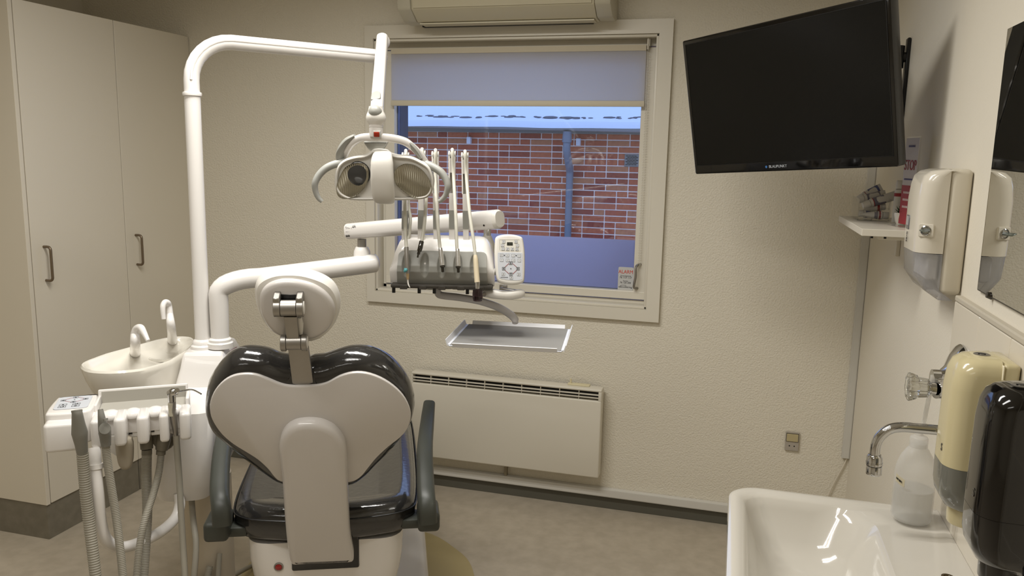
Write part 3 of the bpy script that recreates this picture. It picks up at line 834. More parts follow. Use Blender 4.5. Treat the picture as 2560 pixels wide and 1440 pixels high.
# inner step of the bowl: raised cup shelf with a round recess
ctr = Vector((-1.7133,2.0881,0.9050))
bm = B(); lathe(bm, [(.052, .0), (.050, .006), (.044, .0075), (.040, .004), (.036, -.002), (.01, -.004)], 32, Matrix.Translation((ctr.x, ctr.y, .8905))); obj('cup_ring', bm, ceramic, bowl)
def spout(name, base, pts, r0, r1):
    bm = B(); tube(bm, [base] + pts, r0, 20, 8); obj(name, bm, white, unit)
spout('cup_filler', (-1.7821,2.2130,0.9050), [(-1.6241,2.0132,1.0102),(-1.6315,2.0184,1.0518),(-1.6354,2.0215,1.0756),(-1.6327,2.0136,1.0870),(-1.6341,2.0032,1.0899),(-1.6322,1.9911,1.0776),(-1.6276,1.9863,1.0423)], [.0155, .0130, .0105, .0092, .0088, .0085, .008, .0062], 0)
spout('bowl_spout', (-1.7911,2.0484,0.9050), [(-1.6549,1.8951,0.9845),(-1.6532,1.8955,1.0142),(-1.6450,1.8952,1.0303),(-1.6281,1.8902,1.0350),(-1.6114,1.8824,1.0239),(-1.5919,1.8738,1.0039)], [.0155, .0140, .0125, .0115, .0105, .0085, .006], 0)

# suction holder
H0 = Vector((-1.6032,1.5626,0.8550)); H1 = Vector((-1.3569,1.7414,0.8352)); H1.z = H0.z
ha = (H1 - H0); hl = ha.length; ha.normalize()
hn_ = Vector((-ha.y, ha.x, 0))         # away from the camera
HM = frame(tuple(H0), tuple(ha), tuple(hn_), (0, 0, 1))
hold = []
bm = B(); slab(bm, rrect(-.012, hl * .985, .045, .145, .03, 6), -.035, .006, .008, HM); 
box(bm, .07, hl * .97, .135, .145, -.02, .045, .004, 2, HM)
for x in (.068, hl * .955):
    box(bm, x, x + .010, .045, .145, -.02, .030, .004, 2, HM)
obj('holder_tray', bm, white, unit)
bm = B(); box(bm, .079, hl * .95, .05, .134, .0062, .0085, 0, 1, HM); box(bm, .079, hl * .95, .1335, .1348, .0085, .040, 0, 1, HM); obj('tray_liner', bm, mat('tray_liner', (172, 168, 158), .4), unit, smooth=False)
# control panel block at the left end
bm = B()
cp = [(-.035, .02), (-.030, .135), (-.015, .150), (.060, .150), (.068, .14), (.070, .03), (.05, .0), (-.02, .0)]
slab(bm, outline(cp, 3), -.055, .030, .006, HM); obj('control_block', bm, white, unit)
CPM = HM @ Matrix.Translation((.018, .085, .0305))
bm = B(); slab(bm, rrect(-.040, .040, -.055, .055, .012), 0, .0012, .0005, CPM, 1); mp = obj('key_membrane', bm, membrane, unit)
def dpad(M, par, k, ox=0, oy=0):          # diamond of four arrow keys joined by red lines
    L = M @ Matrix.Translation((0, 0, .0014))
    bm = B()
    for dx, dy, r in ((0, .0165, 90), (0, -.0165, -90), (.021, 0, 0), (-.021, 0, 180)):
        keybox(bm, L, ox + dx * k, oy + dy * k, .0095 * k, .009 * k)
        tri(bm, L, ox + dx * k, oy + dy * k, .0028 * k, math.radians(r))
    box(bm, ox - .0013 * k, ox + .0013 * k, oy - .0013 * k, oy + .0013 * k, 0, .0004, 0, 1, L)
    obj('arrow_keys', bm, ink, par, smooth=False)
    bm = B()
    for sx in (-1, 1):
        for sy in (-1, 1):
            line(bm, L, ox + sx * .0055 * k, oy + sy * .0155 * k, ox + sx * .017 * k, oy + sy * .005 * k, .0009)
    obj('arrow_lines', bm, mat('red_line', (150, 40, 40), .5), par, smooth=False)
dpad(CPM, mp, 1.25, 0, .022)
L_ = CPM @ Matrix.Translation((0, 0, .0014))
for x, y, s in ((-.021, -.018, 'R'), (.010, -.018, 'LP'), (-.021, -.036, 'L,P'), (.010, -.036, 'O')):
    bm = B(); keybox(bm, L_, x, y, .018, .012); obj('key', bm, ink, mp, smooth=False)
    text('key_print', s, .008, L_ @ Matrix.Translation((x, y, 0)), ink, mp)
# finger blocks between the notches
NP = [.057, .110, .163, .216, .264]
ed = [-.034] + NP + [hl * 1.0]
for k in range(6):
    a = ed[k] + (.0 if k == 0 else .0125)
    b = ed[k + 1] - (.0125 if k < 5 else .0)
    bm = B(); slab(bm, rrect(a, b, -.038, .052, min(.010, (b - a) * .35), 4), -.06, .014, min(.009, (b - a) * .32), HM)
    obj('holder_finger', bm, white, unit)
bm = B(); slab(bm, rrect(-.03, hl - .003, .026, .062, .008, 4), -.05, .010, .006, HM); obj('holder_deck', bm, white, unit)
for k, x in enumerate(NP):
    bm = B(); t = B(); bmesh.ops.create_uvsphere(t, u_segments=20, v_segments=10, radius=.025)
    for v in t.verts:
        v.co.z *= .75
        if v.co.z < -.004: v.co.z = -.004
    merge(bm, t, HM @ Matrix.Translation((x, .040, -.002))); obj('dome', bm, white, unit)
    bm = B(); box(bm, x - .013, x + .013, .028, .046, -.06, -.005, .002, 1, HM); obj('notch_back', bm, whitem, unit)
    if k in (2, 3):
        bm = B(); box(bm, x - .012, x - .004, .0265, .0285, -.05, -.008, 0, 1, HM); obj('notch_switch', bm, black, unit)
bm = B(); slab(bm, outline([(.122, -.05), (.158, -.05), (.160, -.10), (.154, -.126), (.140, -.134), (.127, -.126), (.121, -.10)], 3), -.02, .02, .012, HM @ frame((0, .015, -.005), (1, 0, 0), (0, 0, 1), (0, -1, 0))); obj('drip_guard', bm, mat('warm_grey_plastic', (168, 158, 140), .4), unit)
bm = B(); rings(bm, [[tuple(HM @ Vector((x, y, z))) for x, z in ((.060, -.05), (.13, -.05), (.13, -.10), (.12, -.105))] for y in (.02, .09)]); obj('holder_bracket', bm, whitem, unit)
# support arm from the foot column up to the holder
bm = B(); tube(bm, [(-1.4861,1.8387,0.5707),(-1.4752,1.8261,0.5413),(-1.4676,1.7925,0.5176),(-1.4644,1.7289,0.5096),(-1.4790,1.6614,0.5074),(-1.4960,1.6160,0.5156),(-1.5001,1.5789,0.5509),(-1.5039,1.5657,0.6023),(-1.5020,1.5605,0.6908),(-1.5120,1.5689,0.7551),(-1.5243,1.5830,0.7960)], .0150, 16, 6); sa = obj('support_arm', bm, white, unit)
a, b = Vector((-1.5096,1.5683,0.7482)), Vector((-1.5114,1.5699,0.7601))
bm = B(); tube(bm, [a, b], .0172, 18, 1); obj('collar', bm, white, sa)
# spare hose couplings under the holder
cplm = mat('coupling_grey', (118, 112, 98), .45)
bm = B(); tube(bm, [(-1.4902,1.7291,0.7951),(-1.4887,1.7255,0.7718),(-1.4862,1.7221,0.7485)], [.0165, .0175, .016], 12, 2); tube(bm, [(-1.4860,1.7218,0.7463),(-1.4852,1.7198,0.7336)], .0135, 14, 1); c1 = obj('hose_coupling', bm, cplm, unit)
bm = B(); tube(bm, [(-1.4495,1.7510,0.7958),(-1.4519,1.7457,0.7691),(-1.4544,1.7406,0.7434)], [.019, .0195, .016], 12, 2); tube(bm, [(-1.4555,1.7403,0.7434),(-1.4557,1.7380,0.7306)], .0125, 14, 1)
t = B(); lathe(t, [(.030, -.004), (.032, 0), (.030, .004)], 24); merge(bm, t, axes((-1.4721,1.7702,0.7605), (.2, -1, 0))); c2 = obj('hose_coupling', bm, cplm, unit)
LOOPS = []
def looped(pts):
    LOOPS.append(1); k = len(LOOPS)
    p = Vector(pts[-1]); c = UM @ Vector((-.135 + .028 * k, -.105 - .012 * (2 - abs(k - 3)), .0))
    return list(pts) + [(p.x * .9 + c.x * .1, p.y * .9 + c.y * .1, .13), (p.x * .65 + c.x * .35, p.y * .65 + c.y * .35, .05), (p.x * .3 + c.x * .7, p.y * .3 + c.y * .7, .06 + .02 * (k % 3)), (c.x, c.y, .13 + .035 * k)]
def ribbed(name, pts, r, m, par, rib=.0042, amp=.0011, n=14):
    P = smooth_path(looped(pts), 10)
    # resample evenly
    L = [0]
    for i in range(1, len(P)): L.append(L[-1] + (P[i] - P[i - 1]).length)
    tot = L[-1]; nn = max(8, int(tot / (rib / 4))); Q = []; j = 0
    for i in range(nn + 1):
        s = tot * i / nn
        while j < len(L) - 2 and L[j + 1] < s: j += 1
        t = (s - L[j]) / max(1e-9, L[j + 1] - L[j]); Q.append(P[j].lerp(P[j + 1], min(1, t)))
    bm = B(); rr = [r + .55 * amp * (1, .4, -1, .4)[i % 4] for i in range(nn + 1)]
    tube(bm, Q, rr, n, 1)
    return obj(name, bm, m, par)
ribbed('hose', [(-1.4854,1.7202,0.7357),(-1.4887,1.7169,0.6616),(-1.4818,1.7059,0.5871),(-1.4730,1.6876,0.5278),(-1.4533,1.6440,0.4268),(-1.4492,1.6211,0.3486)], .0125, hosegrey, unit)
ribbed('hose', [(-1.4548,1.7386,0.7328),(-1.4511,1.7213,0.6876),(-1.4407,1.6852,0.6449),(-1.4312,1.6366,0.5917),(-1.4324,1.6159,0.5347),(-1.4351,1.6010,0.4528),(-1.4338,1.5872,0.3710)], .0090, hosegrey, unit)

# ---------------------------------------------------------------- instruments hanging in the suction holder
def hung(name, label, at_):
    return thing(name, label, 'suction handpiece', at_, None)
s1 = thing('suction_handpiece', 'large grey suction handpiece with thick ribbed hose, leftmost in the holder', 'suction handpiece', (-1.5003,1.5188,0.8118))
bm = B(); tube(bm, [(-1.4956,1.5072,0.9195),(-1.4943,1.5066,0.9138),(-1.4976,1.5113,0.8858),(-1.5012,1.5166,0.8614),(-1.5034,1.5213,0.8310),(-1.5069,1.5265,0.8061)], [.0115, .0120, .0150, .0182, .0145, .0128], 18, 3); obj('body', bm, toolgrey, s1)
bm = B(); tube(bm, [(-1.4958,1.5076,0.9223),(-1.4951,1.5070,0.9176)], .0122, 18, 1); obj('cap', bm, toolgrey, s1)
ribbed('hose', [(-1.5070,1.5268,0.8080),(-1.5093,1.5293,0.7654),(-1.5083,1.5293,0.7029),(-1.5038,1.5285,0.6301),(-1.4892,1.5190,0.5517),(-1.4771,1.5104,0.4831),(-1.4662,1.4999,0.4047)], .0132, hosegrey, s1, .0062, .0013, 16)
s2 = thing('suction_handpiece', 'smaller grey suction handpiece with slide valve, second from left in the holder', 'suction handpiece', (-1.4746,1.5690,0.8176))
bm = B(); tube(bm, [(-1.4786,1.5627,0.9092),(-1.4744,1.5602,0.8879),(-1.4765,1.5653,0.8602),(-1.4794,1.5727,0.8470),(-1.4818,1.5764,0.8109)], [.0060, .0088, .0118, .0148, .0118], 16, 4); obj('body', bm, toolgrey, s2)
bm = B(); tube(bm, [(-1.4547,1.5506,0.8921),(-1.4534,1.5499,0.8863)], [.006, .006], 12, 1); tube(bm, [(-1.4605,1.5547,0.8645),(-1.4593,1.5521,0.8655)], .014, 14, 1); obj('valve', bm, toolgrey, s2)
ribbed('hose', [(-1.4830,1.5765,0.8139),(-1.4839,1.5793,0.7706),(-1.4786,1.5803,0.7071),(-1.4680,1.5792,0.6231),(-1.4531,1.5695,0.5432),(-1.4401,1.5593,0.4632),(-1.4291,1.5485,0.3832)], .0098, hosegrey, s2, .0045, .0007, 14)
s3 = thing('air_water_syringe', 'metal air and water syringe with bent nozzle, rightmost in the holder', 'syringe', (-1.3779,1.6997,0.8104))
cream = mat('syringe_sleeve', (186, 180, 160), .35)
bm = B(); tube(bm, [(-1.3826,1.7027,0.8959),(-1.3790,1.6992,0.8702),(-1.3796,1.7037,0.8361),(-1.3866,1.7162,0.7982)], [.0095, .0088, .0078, .0062], 14, 3); obj('grip', bm, steel, s3)
bm = B(); tube(bm, [(-1.3821,1.6973,0.8943),(-1.3800,1.6952,0.8606)], [.0075, .0070], 12, 1); obj('sleeve', bm, cream, s3)
bm = B(); tube(bm, [(-1.3930,1.7033,0.9162),(-1.3822,1.7070,0.9205),(-1.3713,1.7103,0.9218)], [.0085, .0120, .0085], 16, 3); tube(bm, [(-1.3826,1.7027,0.8959),(-1.3850,1.7056,0.9164)], [.0095, .0105], 14, 1); hd = obj('head', bm, chrome, s3)
bm = B(); tube(bm, [(-1.3678,1.7014,0.9258),(-1.3519,1.6864,0.9349)], [.0065, .0060], 14, 1); obj('button', bm, chrome, hd)
bm = B(); tube(bm, [(-1.3723,1.7100,0.9218),(-1.3500,1.7068,0.9282),(-1.3258,1.7040,0.9346),(-1.3073,1.6987,0.9348),(-1.2857,1.6933,0.9300)], [.0032, .0026, .0022, .0022, .0020], 10, 4); obj('nozzle', bm, chrome, hd)
bm = B(); tube(bm, looped([(-1.3867,1.7165,0.8003),(-1.3857,1.7173,0.7424),(-1.3823,1.7154,0.6652),(-1.3728,1.7035,0.5812),(-1.3622,1.6919,0.4972),(-1.3454,1.6725,0.4186),(-1.3369,1.6603,0.3350)]), .0082, 12, 6); obj('hose', bm, hosegrey, s3)

# ================================================================ operating lamp on its pole
LB = Vector((-1.5466,2.0567,0.9547))
lamp = thing('operating_lamp', 'white dental operating lamp on a tall bent pole arm above the chair', 'lamp', LB)
pt_ = Vector((LB.x, LB.y, 0))
px_, py_ = LB.x, LB.y
zj = (-1.5603,2.0508,1.7030)[2]
bm = B(); tube(bm, [(px_, py_, LB.z - .006), (px_, py_, zj)], .0228, 22, 1); obj('pole', bm, white, lamp)
bm = B(); lathe(bm, [(.036, -.012), (.036, .003), (.031, .008), (.0305, .016), (.027, .021), (.0235, .024)], 28, Matrix.Translation((px_, py_, LB.z - .004))); obj('pole_collar', bm, white, lamp)
bm = B(); lathe(bm, [(.0232, -.006), (.0262, -.005), (.0272, 0), (.0262, .005), (.0232, .006)], 28, Matrix.Translation((px_, py_, zj))); obj('joint_ring', bm, white, lamp)
ae = Vector((-1.1368,2.4726,1.8518))
zt = (-1.4877,2.1345,1.8576)[2]
d_ = Vector((ae.x - px_, ae.y - py_, 0)); L_ = d_.length; d_.normalize()
R_b = .115
path = [(px_, py_, zj), (px_, py_, zt - R_b)]
for k in range(1, 8):
    a = math.pi / 2 * k / 8
    q = Vector((px_, py_, zt - R_b)) + d_ * (R_b * (1 - math.cos(a))) + Vector((0, 0, R_b * math.sin(a)))
    path.append(tuple(q))
path.append(tuple(Vector((px_, py_, zt)) + d_ * R_b))
path.append(tuple(ae))
# arm with two raised lips (the channel seen along its side)
P = [Vector(p) for p in path]
bm = B(); tube(bm, P, .0222, 22, 1); obj('bent_arm', bm, white, lamp)
side = Vector((d_.y, -d_.x, 0))
up_ = Vector((0, 0, 1))
Q = []
for i, p in enumerate(P):
    if i == 0: continue
    t_ = (P[min(i + 1, len(P) - 1)] - P[i - 1]).normalized()
    nrm_ = side.cross(t_)
    Q.append(p + side * .0205 + nrm_ * .004)
bm = B(); tube(bm, Q, .0042, 8, 1); obj('arm_rib', bm, white, lamp)
bm = B(); lathe(bm, [(.021, 0), (.019, .006), (.010, .016), (.002, .020)], 20, axes(tuple(ae), d_)); obj('arm_end', bm, white, lamp)
# swivel and hanging spring arm
tp = Vector((-1.1086,2.4150,1.8997))
bm = B(); tube(bm, [ae + Vector((0, 0, .015)), ae + Vector((0, 0, .04))], [.012, .010], 14, 1); t = B(); bmesh.ops.create_uvsphere(t, u_segments=24, v_segments=14, radius=.023); merge(bm, t, Matrix.Translation(ae + Vector((.004, 0, .047)))); obj('swivel', bm, white, lamp)
bt = Vector((-0.9621,2.0542,1.6469))
bm = B(); tube(bm, [tp, tp.lerp(bt, .3), bt], [.0185, .0180, .0180], 20, 1, up=(1, .3, 0), ry=[.0195, .0195, .0195], flat=2.6); obj('spring_arm', bm, white, lamp)
bm = B(); t = B(); bmesh.ops.create_uvsphere(t, u_segments=20, v_segments=12, radius=.0185); merge(bm, t, Matrix.Translation(tp)); obj('arm_cap', bm, white, lamp)
ax_ = (bt - tp).normalized()
hy_ = Vector((.27, -.963, 0)).normalized()
fz_ = (hy_ - ax_ * hy_.dot(ax_)).normalized()
FA = frame(tuple(tp.lerp(bt, .83) + fz_ * .0185), tuple(ax_.cross(fz_) * -1), tuple(-ax_), tuple(fz_))
FA = frame(tuple(tp.lerp(bt, .835) + fz_ * .0172), tuple((-ax_).cross(fz_)), tuple(-ax_), tuple(fz_))
bm = B(); slab(bm, [(x, y) for x, y in outline([(-.0125, -.022), (0, -.023), (.0125, -.022), (.0130, .0), (.0105, .014), (0, .021), (-.0105, .014), (-.0130, .0)], 4)], -.004, .0035, .002, FA); obj('grip_inset', bm, panelgrey, lamp)
# knuckle, neck, yoke
LM = frame((-0.8960,1.9492,1.4814),(0.9629,0.2700,0.0000),(0.0463,-0.1674,0.9848),(0.2627,-0.9491,-0.1736))
LMR = LM.to_3x3()
def lw(x, y, z=0): return LM @ Vector((x, y, z))
lamp_c = [(-0.0120,0.1596),(-0.0123,0.1495),(-0.0130,0.1313),(-0.0130,0.1038)]
k0 = lw(lamp_c[0][0], lamp_c[0][1], .0)
bm = B(); lathe(bm, [(.0175, -.022), (.0220, -.015), (.0245, -.010), (.0252, -.003), (.0235, .004), (.0195, .012), (.0175, .024)], 26, Matrix.Translation(k0)); obj('knuckle', bm, whitem, lamp)
bm = B(); t = B(); bmesh.ops.create_uvsphere(t, u_segments=24, v_segments=14, radius=1.0); merge(bm, t, LM @ Matrix.Translation(LM.inverted() @ k0 + Vector((0, .010, .006))) @ Matrix.Diagonal((.0175, .0185, .0190, 1))); obj('knuckle_cap', bm, panelgrey, lamp)
bm = B(); lathe(bm, [(.016, -.052), (.0175, -.044), (.0175, -.030), (.0165, -.0295), (.0165, -.028), (.0175, -.0275), (.0175, -.018)], 26, Matrix.Translation(k0)); obj('neck', bm, white, lamp)
sx_, sy_ = [(-0.0072,0.1172)][0]
bm = B(); box(bm, sx_ - .0095, sx_ + .0095, sy_ - .0085, sy_ + .0085, .010, .0275, .002, 2, LM); sb = obj('switch_housing', bm, panellight, lamp)
bm = B(); box(bm, sx_ - .007, sx_ + .007, sy_ - .0062, sy_ + .0062, .024, .0305, .0015, 2, LM); obj('rocker_switch', bm, mat('orange_red_switch', (150, 42, 18), .35), sb)
yk = [(-0.1141,0.0378),(-0.1026,0.0590),(-0.0827,0.0843),(-0.0571,0.1003),(-0.0311,0.1050),(-0.0000,0.1066),(0.0308,0.1021),(0.0585,0.0924),(0.0809,0.0742),(0.0971,0.0527),(0.1093,0.0319)]
bm = B(); tube(bm, [lw(x, y, -.045 + .05 * (1 - abs(i - 5) / 5)) for i, (x, y) in enumerate(yk)], [.006, .008, .0085, .0095, .0105, .0105, .0105, .0095, .0085, .008, .006], 14, 5, up=(0, 0, 1), ry=.011, flat=3); obj('yoke', bm, white, lamp)
for pts in ([(-0.1148,0.0433),(-0.1093,0.0707),(-0.0926,0.0918),(-0.0712,0.1046)], [(0.0368,0.1048),(0.0614,0.0939),(0.0818,0.0746),(0.0980,0.0498)]):
    bm = B(); tube(bm, [lw(x, y, -.02) for x, y in pts], [.005, .008, .0085, .006], 12, 5, up=(0, 0, 1), ry=.012); obj('yoke_cover', bm, panelgrey, lamp)
g_ = outline([(-0.0486,0.0911),(0.0079,0.0923),(0.0053,0.0776),(-0.0056,0.0648),(-0.0206,0.0582),(-0.0361,0.0642),(-0.0461,0.0765)], 3)
bm = B(); slab(bm, g_, -.055, -.028, .006, LM); obj('rear_housing', bm, panelgrey, lamp)
# head body
fo = outline([(-0.1273,-0.0131),(-0.1240,0.0112),(-0.1150,0.0314),(-0.0984,0.0457),(-0.0742,0.0542),(-0.0463,0.0587),(-0.0322,0.0658),(-0.0240,0.0719),(-0.0062,0.0734),(0.0115,0.0714),(0.0212,0.0641),(0.0408,0.0593),(0.0724,0.0572),(0.0999,0.0459),(0.1215,0.0303),(0.1319,0.0044),(0.1329,-0.0158),(0.1274,-0.0363),(0.1143,-0.0510),(0.0900,-0.0568),(0.0577,-0.0591),(0.0214,-0.0603),(-0.0270,-0.0613),(-0.0674,-0.0622),(-0.0955,-0.0595),(-0.1152,-0.0496),(-0.1256,-0.0334)], 3)
bm = B(); puff(bm, fo, [(-.05, -.075), (-.028, -.07), (-.010, -.05), (0, -.02), (0, -.004), (-.002, -.001), (-.0045, 0), (-.007, -.0015), (-.009, -.008)], LM); hd = obj('head_shell', bm, whitem, lamp)
mir = mat('reflector_mirror', (172, 168, 154), .17, .9)
_nt = mir.node_tree; _tc = _nt.nodes.new('ShaderNodeTexCoord'); _w = _nt.nodes.new('ShaderNodeTexWave'); _bp = _nt.nodes.new('ShaderNodeBump')
_w.inputs['Scale'].default_value = 62; _bp.inputs['Strength'].default_value = .35; _bp.inputs['Distance'].default_value = .0012
_nt.links.new(_tc.outputs['Object'], _w.inputs['Vector']); _nt.links.new(_w.outputs['Fac'], _bp.inputs['Height']); _nt.links.new(_bp.outputs['Normal'], _nt.nodes['Principled BSDF'].inputs['Normal'])
def dish(pts, par):
    q = outline(pts, 4); n = len(q)
    mx_ = sum(p[0] for p in q) / n; my_ = sum(p[1] for p in q) / n
    bm = B(); rg = []
    for s, z in ((1.0, .0005), (.97, -.001), (.955, -.0055), (.9, -.0085), (.7, -.016), (.45, -.021), (.2, -.023), (.04, -.0235)):
        r = []
        for i, (x, y) in enumerate(q):
            a = math.atan2(y - my_, x - mx_)
            zz = .0005 + z * .33
            r.append(tuple(lw(mx_ + (x - mx_) * s, my_ + (y - my_) * s, zz)))
        rg.append(r)
    rings(bm, rg, False, True)
    return obj('reflector', bm, mir, par)
dish([(-0.1233,-0.0358),(-0.1204,-0.0162),(-0.1106,0.0054),(-0.0982,0.0249),(-0.0824,0.0348),(-0.0632,0.0385),(-0.0462,0.0352),(-0.0372,0.0223),(-0.0368,0.0088),(-0.0383,-0.0048),(-0.0467,-0.0244),(-0.0609,-0.0404),(-0.0769,-0.0525),(-0.0945,-0.0574),(-0.1099,-0.0571),(-0.1202,-0.0495)], lamp)
dish([(0.0301,0.0063),(0.0313,0.0160),(0.0374,0.0277),(0.0510,0.0366),(0.0644,0.0392),(0.0852,0.0354),(0.1059,0.0214),(0.1209,0.0005),(0.1274,-0.0188),(0.1262,-0.0365),(0.1163,-0.0485),(0.1008,-0.0531),(0.0796,-0.0512),(0.0606,-0.0408),(0.0455,-0.0284),(0.0342,-0.0169),(0.0302,-0.0033)], lamp)
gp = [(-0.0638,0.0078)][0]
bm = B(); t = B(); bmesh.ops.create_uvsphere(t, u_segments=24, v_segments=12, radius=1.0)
merge(bm, t, LM @ Matrix.Translation((gp[0], gp[1] + .001, -.0075)) @ Matrix.Diagonal((.031, .033, .0065, 1))); obj('dark_reflection', bm, mat('reflection_dark', (60, 60, 60), .08, coat=.5), lamp)  # added dark dome stands in for a dark reflection in the left mirror
# centre column
cc = [(0.0051,0.0593),(0.0046,0.0459),(0.0032,0.0042),(0.0020,-0.0327),(0.0012,-0.0572)]
x0_ = cc[0][0]
bm = B(); tube(bm, [lw(x0_, cc[0][1] - .004, -.004), lw(x0_, cc[0][1] + .003, .020), lw(x0_, cc[1][1], .034), lw(x0_, cc[2][1], .040), lw(x0_, cc[3][1], .032), lw(x0_, cc[4][1] + .004, .016), lw(x0_, cc[4][1] + .0, -.010)], [.020, .024, .0285, .0295, .0295, .027, .022], 24, 5, up=tuple(LMR @ Vector((1, 0, 0))), ry=[.010, .012, .014, .015, .014, .012, .010], flat=3.5); obj('centre_column', bm, whitem, lamp)
bm = B(); slab(bm, outline([(x0_ - .0302, cc[1][1] - .004), (x0_ - .0255, cc[2][1] + .01), (x0_ - .0255, cc[3][1] + .012), (x0_ - .0300, cc[3][1] + .004)], 3), .010, .030, .002, LM); obj('column_slot', bm, mat('slot_dark', (54, 50, 44), .5), lamp)
hnd = mat('lamp_handle_grey', (160, 160, 154), .38)
for pts in ([(-0.1009,0.0357),(-0.1229,0.0321),(-0.1473,0.0220),(-0.1663,0.0043),(-0.1768,-0.0162),(-0.1772,-0.0366),(-0.1711,-0.0549),(-0.1612,-0.0654)], [(0.1097,0.0361),(0.1314,0.0285),(0.1512,0.0169),(0.1650,-0.0010),(0.1701,-0.0191),(0.1647,-0.0396),(0.1546,-0.0530),(0.1456,-0.0589)]):
    bm = B(); tube(bm, [lw(x, y, -.02 + .025 * min(1, i / 4)) for i, (x, y) in enumerate(pts)], [.0105, .0105, .0105, .0100, .0090, .0080, .0068, .0055], 14, 5, up=tuple(LMR @ Vector((0, 0, 1))), ry=[.010, .010, .010, .0095, .0085, .0075, .0065, .0052]); obj('handle', bm, hnd, lamp)

# ================================================================ instrument console on its double arm
HB = frame((-0.7640,2.0410,1.1929),(0.9629,0.2700,0.0000),(0.0000,0.0000,1.0000),(0.2668,-0.9638,0.0000))
def hw(x, y, z=0): return HB @ Vector((x, y, z))      # x right, y up, z towards the chair user
con = thing('instrument_console', 'white instrument console with grey front and five whip arms, hanging before the window', 'dental console', (-1.4933,2.0615,0.9581))
# lower arm: collar, post, bend, beam
ab = Vector((-1.4962,2.0716,0.9606))
bm = B(); lathe(bm, [(.038, -.012), (.038, .003), (.034, .007), (.0335, .014), (.030, .017), (.027, .019)], 28, Matrix.Translation(ab)); obj('arm_collar', bm, white, con)
e1 = Vector((-1.1180,2.3637,1.1925)); b1 = Vector((-1.4828,2.0801,1.1094))
pth = [(ab.x, ab.y, ab.z), (ab.x, ab.y, b1.z - .03), (ab.x, ab.y, b1.z + .005)] 
bz = (-1.4213,2.1582,1.1587)
dd = (e1 - Vector((ab.x, ab.y, bz[2]))); dd.z = 0; dd.normalize()
for k in range(1, 8):
    a = math.pi / 2 * k / 8
    pth.append(tuple(Vector((ab.x, ab.y, b1.z + .005)) + dd * (.115 * (1 - math.cos(a))) + Vector((0, 0, (bz[2] - b1.z - .005) * math.sin(a)))))
pth.append(tuple(Vector((ab.x, ab.y, bz[2])) + dd * .125)); pth.append(tuple(e1))
bm = B(); tube(bm, pth, [.0265] + [.0285] * 4 + [.0305] * 8, 22, 1); obj('lower_arm', bm, white, con)
edir = (e1 - Vector(pth[-2])).normalized()
bm = B(); t = B(); bmesh.ops.create_uvsphere(t, u_segments=22, v_segments=12, radius=.0305)
for v in t.verts: v.co.z *= .55
merge(bm, t, axes(tuple(e1), edir)); obj('arm_end', bm, white, con)
j1 = Vector((-1.1581,2.3564,1.2147))
bm = B(); lathe(bm, [(.030, -.035), (.028, -.008), (.026, .016), (.0215, .026), (.0195, .030)], 26, Matrix.Translation(j1)); obj('elbow', bm, white, con)
bm = B(); tube(bm, [j1 + Vector((0, 0, .03)), j1 + Vector((0, 0, .055))], .0140, 18, 1); obj('elbow_pin', bm, steel, con)
# upper arm
a0, a1 = Vector((-1.2111,2.3760,1.2911)), Vector((-0.6499,2.1764,1.3675))
bm = B(); tube(bm, [a0, a1], [.0258, .0275], 28, 1, up=(0, 0, 1), ry=[.0245, .0265], flat=2.8); ua = obj('upper_arm', bm, white, con)
bm = B(); tube(bm, [a1 - (a1 - a0).normalized() * .001, a1 + (a1 - a0).normalized() * .010], [.0275, .0225], 28, 1, up=(0, 0, 1), ry=[.0265, .022], flat=2.8); obj('arm_end', bm, whitem, con)
ud = (a1 - a0).normalized()
un = Vector((0, 0, 1)).cross(ud).normalized() * -1
if un.y > 0: un = -un
UF = frame(tuple(a0 + un * .0240), tuple(ud), tuple(un.cross(ud)) if un.cross(ud).z > 0 else tuple(ud.cross(un)), tuple(un))
bm = B()
for pts in ([(.008, .012), (.011, .016), (.013, .011), (.010, .008)], [(.016, .009), (.020, .013), (.021, .009), (.030, .010)], [(.036, .006), (.042, .016), (.047, .018), (.046, .008), (.052, .019), (.055, .008)], [(.038, .012), (.056, .013)]):
    for k in range(len(pts) - 1):
        line(bm, UF, pts[k][0], pts[k][1], pts[k + 1][0], pts[k + 1][1], .0007)
obj('arm_print', bm, ink, ua, smooth=False)
bm = B()
for k in range(9):
    box(bm, .008 + .005 * k, .0122 + .005 * k, -.002, .0005, 0, .0005, 0, 1, UF)
obj('arm_print', bm, ink, ua, smooth=False)
text('arm_print', 'Tlf. 76 117 117', .0045, UF @ Matrix.Translation((.026, -.0065, .0004)), ink, ua) if False else None
for x, y in ((.010, -.0145), (.0195, -.0145), ((a1 - a0).length - .03, -.014)):
    bm = B(); lathe(bm, [(.0032, -.003), (.0032, .0012), (.0022, .0022)], 12, UF @ Matrix.Translation((x, y, 0))); obj('screw', bm, dchrome, ua)
# pendant post carrying the console
pp_ = Vector((-0.6834,2.1910,1.3228))
bm = B(); tube(bm, [pp_ + Vector((0, 0, .045)), pp_ + Vector((0, 0, -.012))], .0105, 18, 1); obj('pendant_pin', bm, chrome, con)
bm = B(); lathe(bm, [(.0235, -.150), (.0235, -.035), (.022, -.028), (.0125, -.006), (.0120, -.004)], 26, Matrix.Translation(pp_)); obj('pendant_post', bm, whitem, con)
bm = B(); tube(bm, [pp_ + Vector((0, 0, -.145)), hw(.02, -.015, -.13)], .02, 16, 1); obj('pendant_foot', bm, whitem, con)
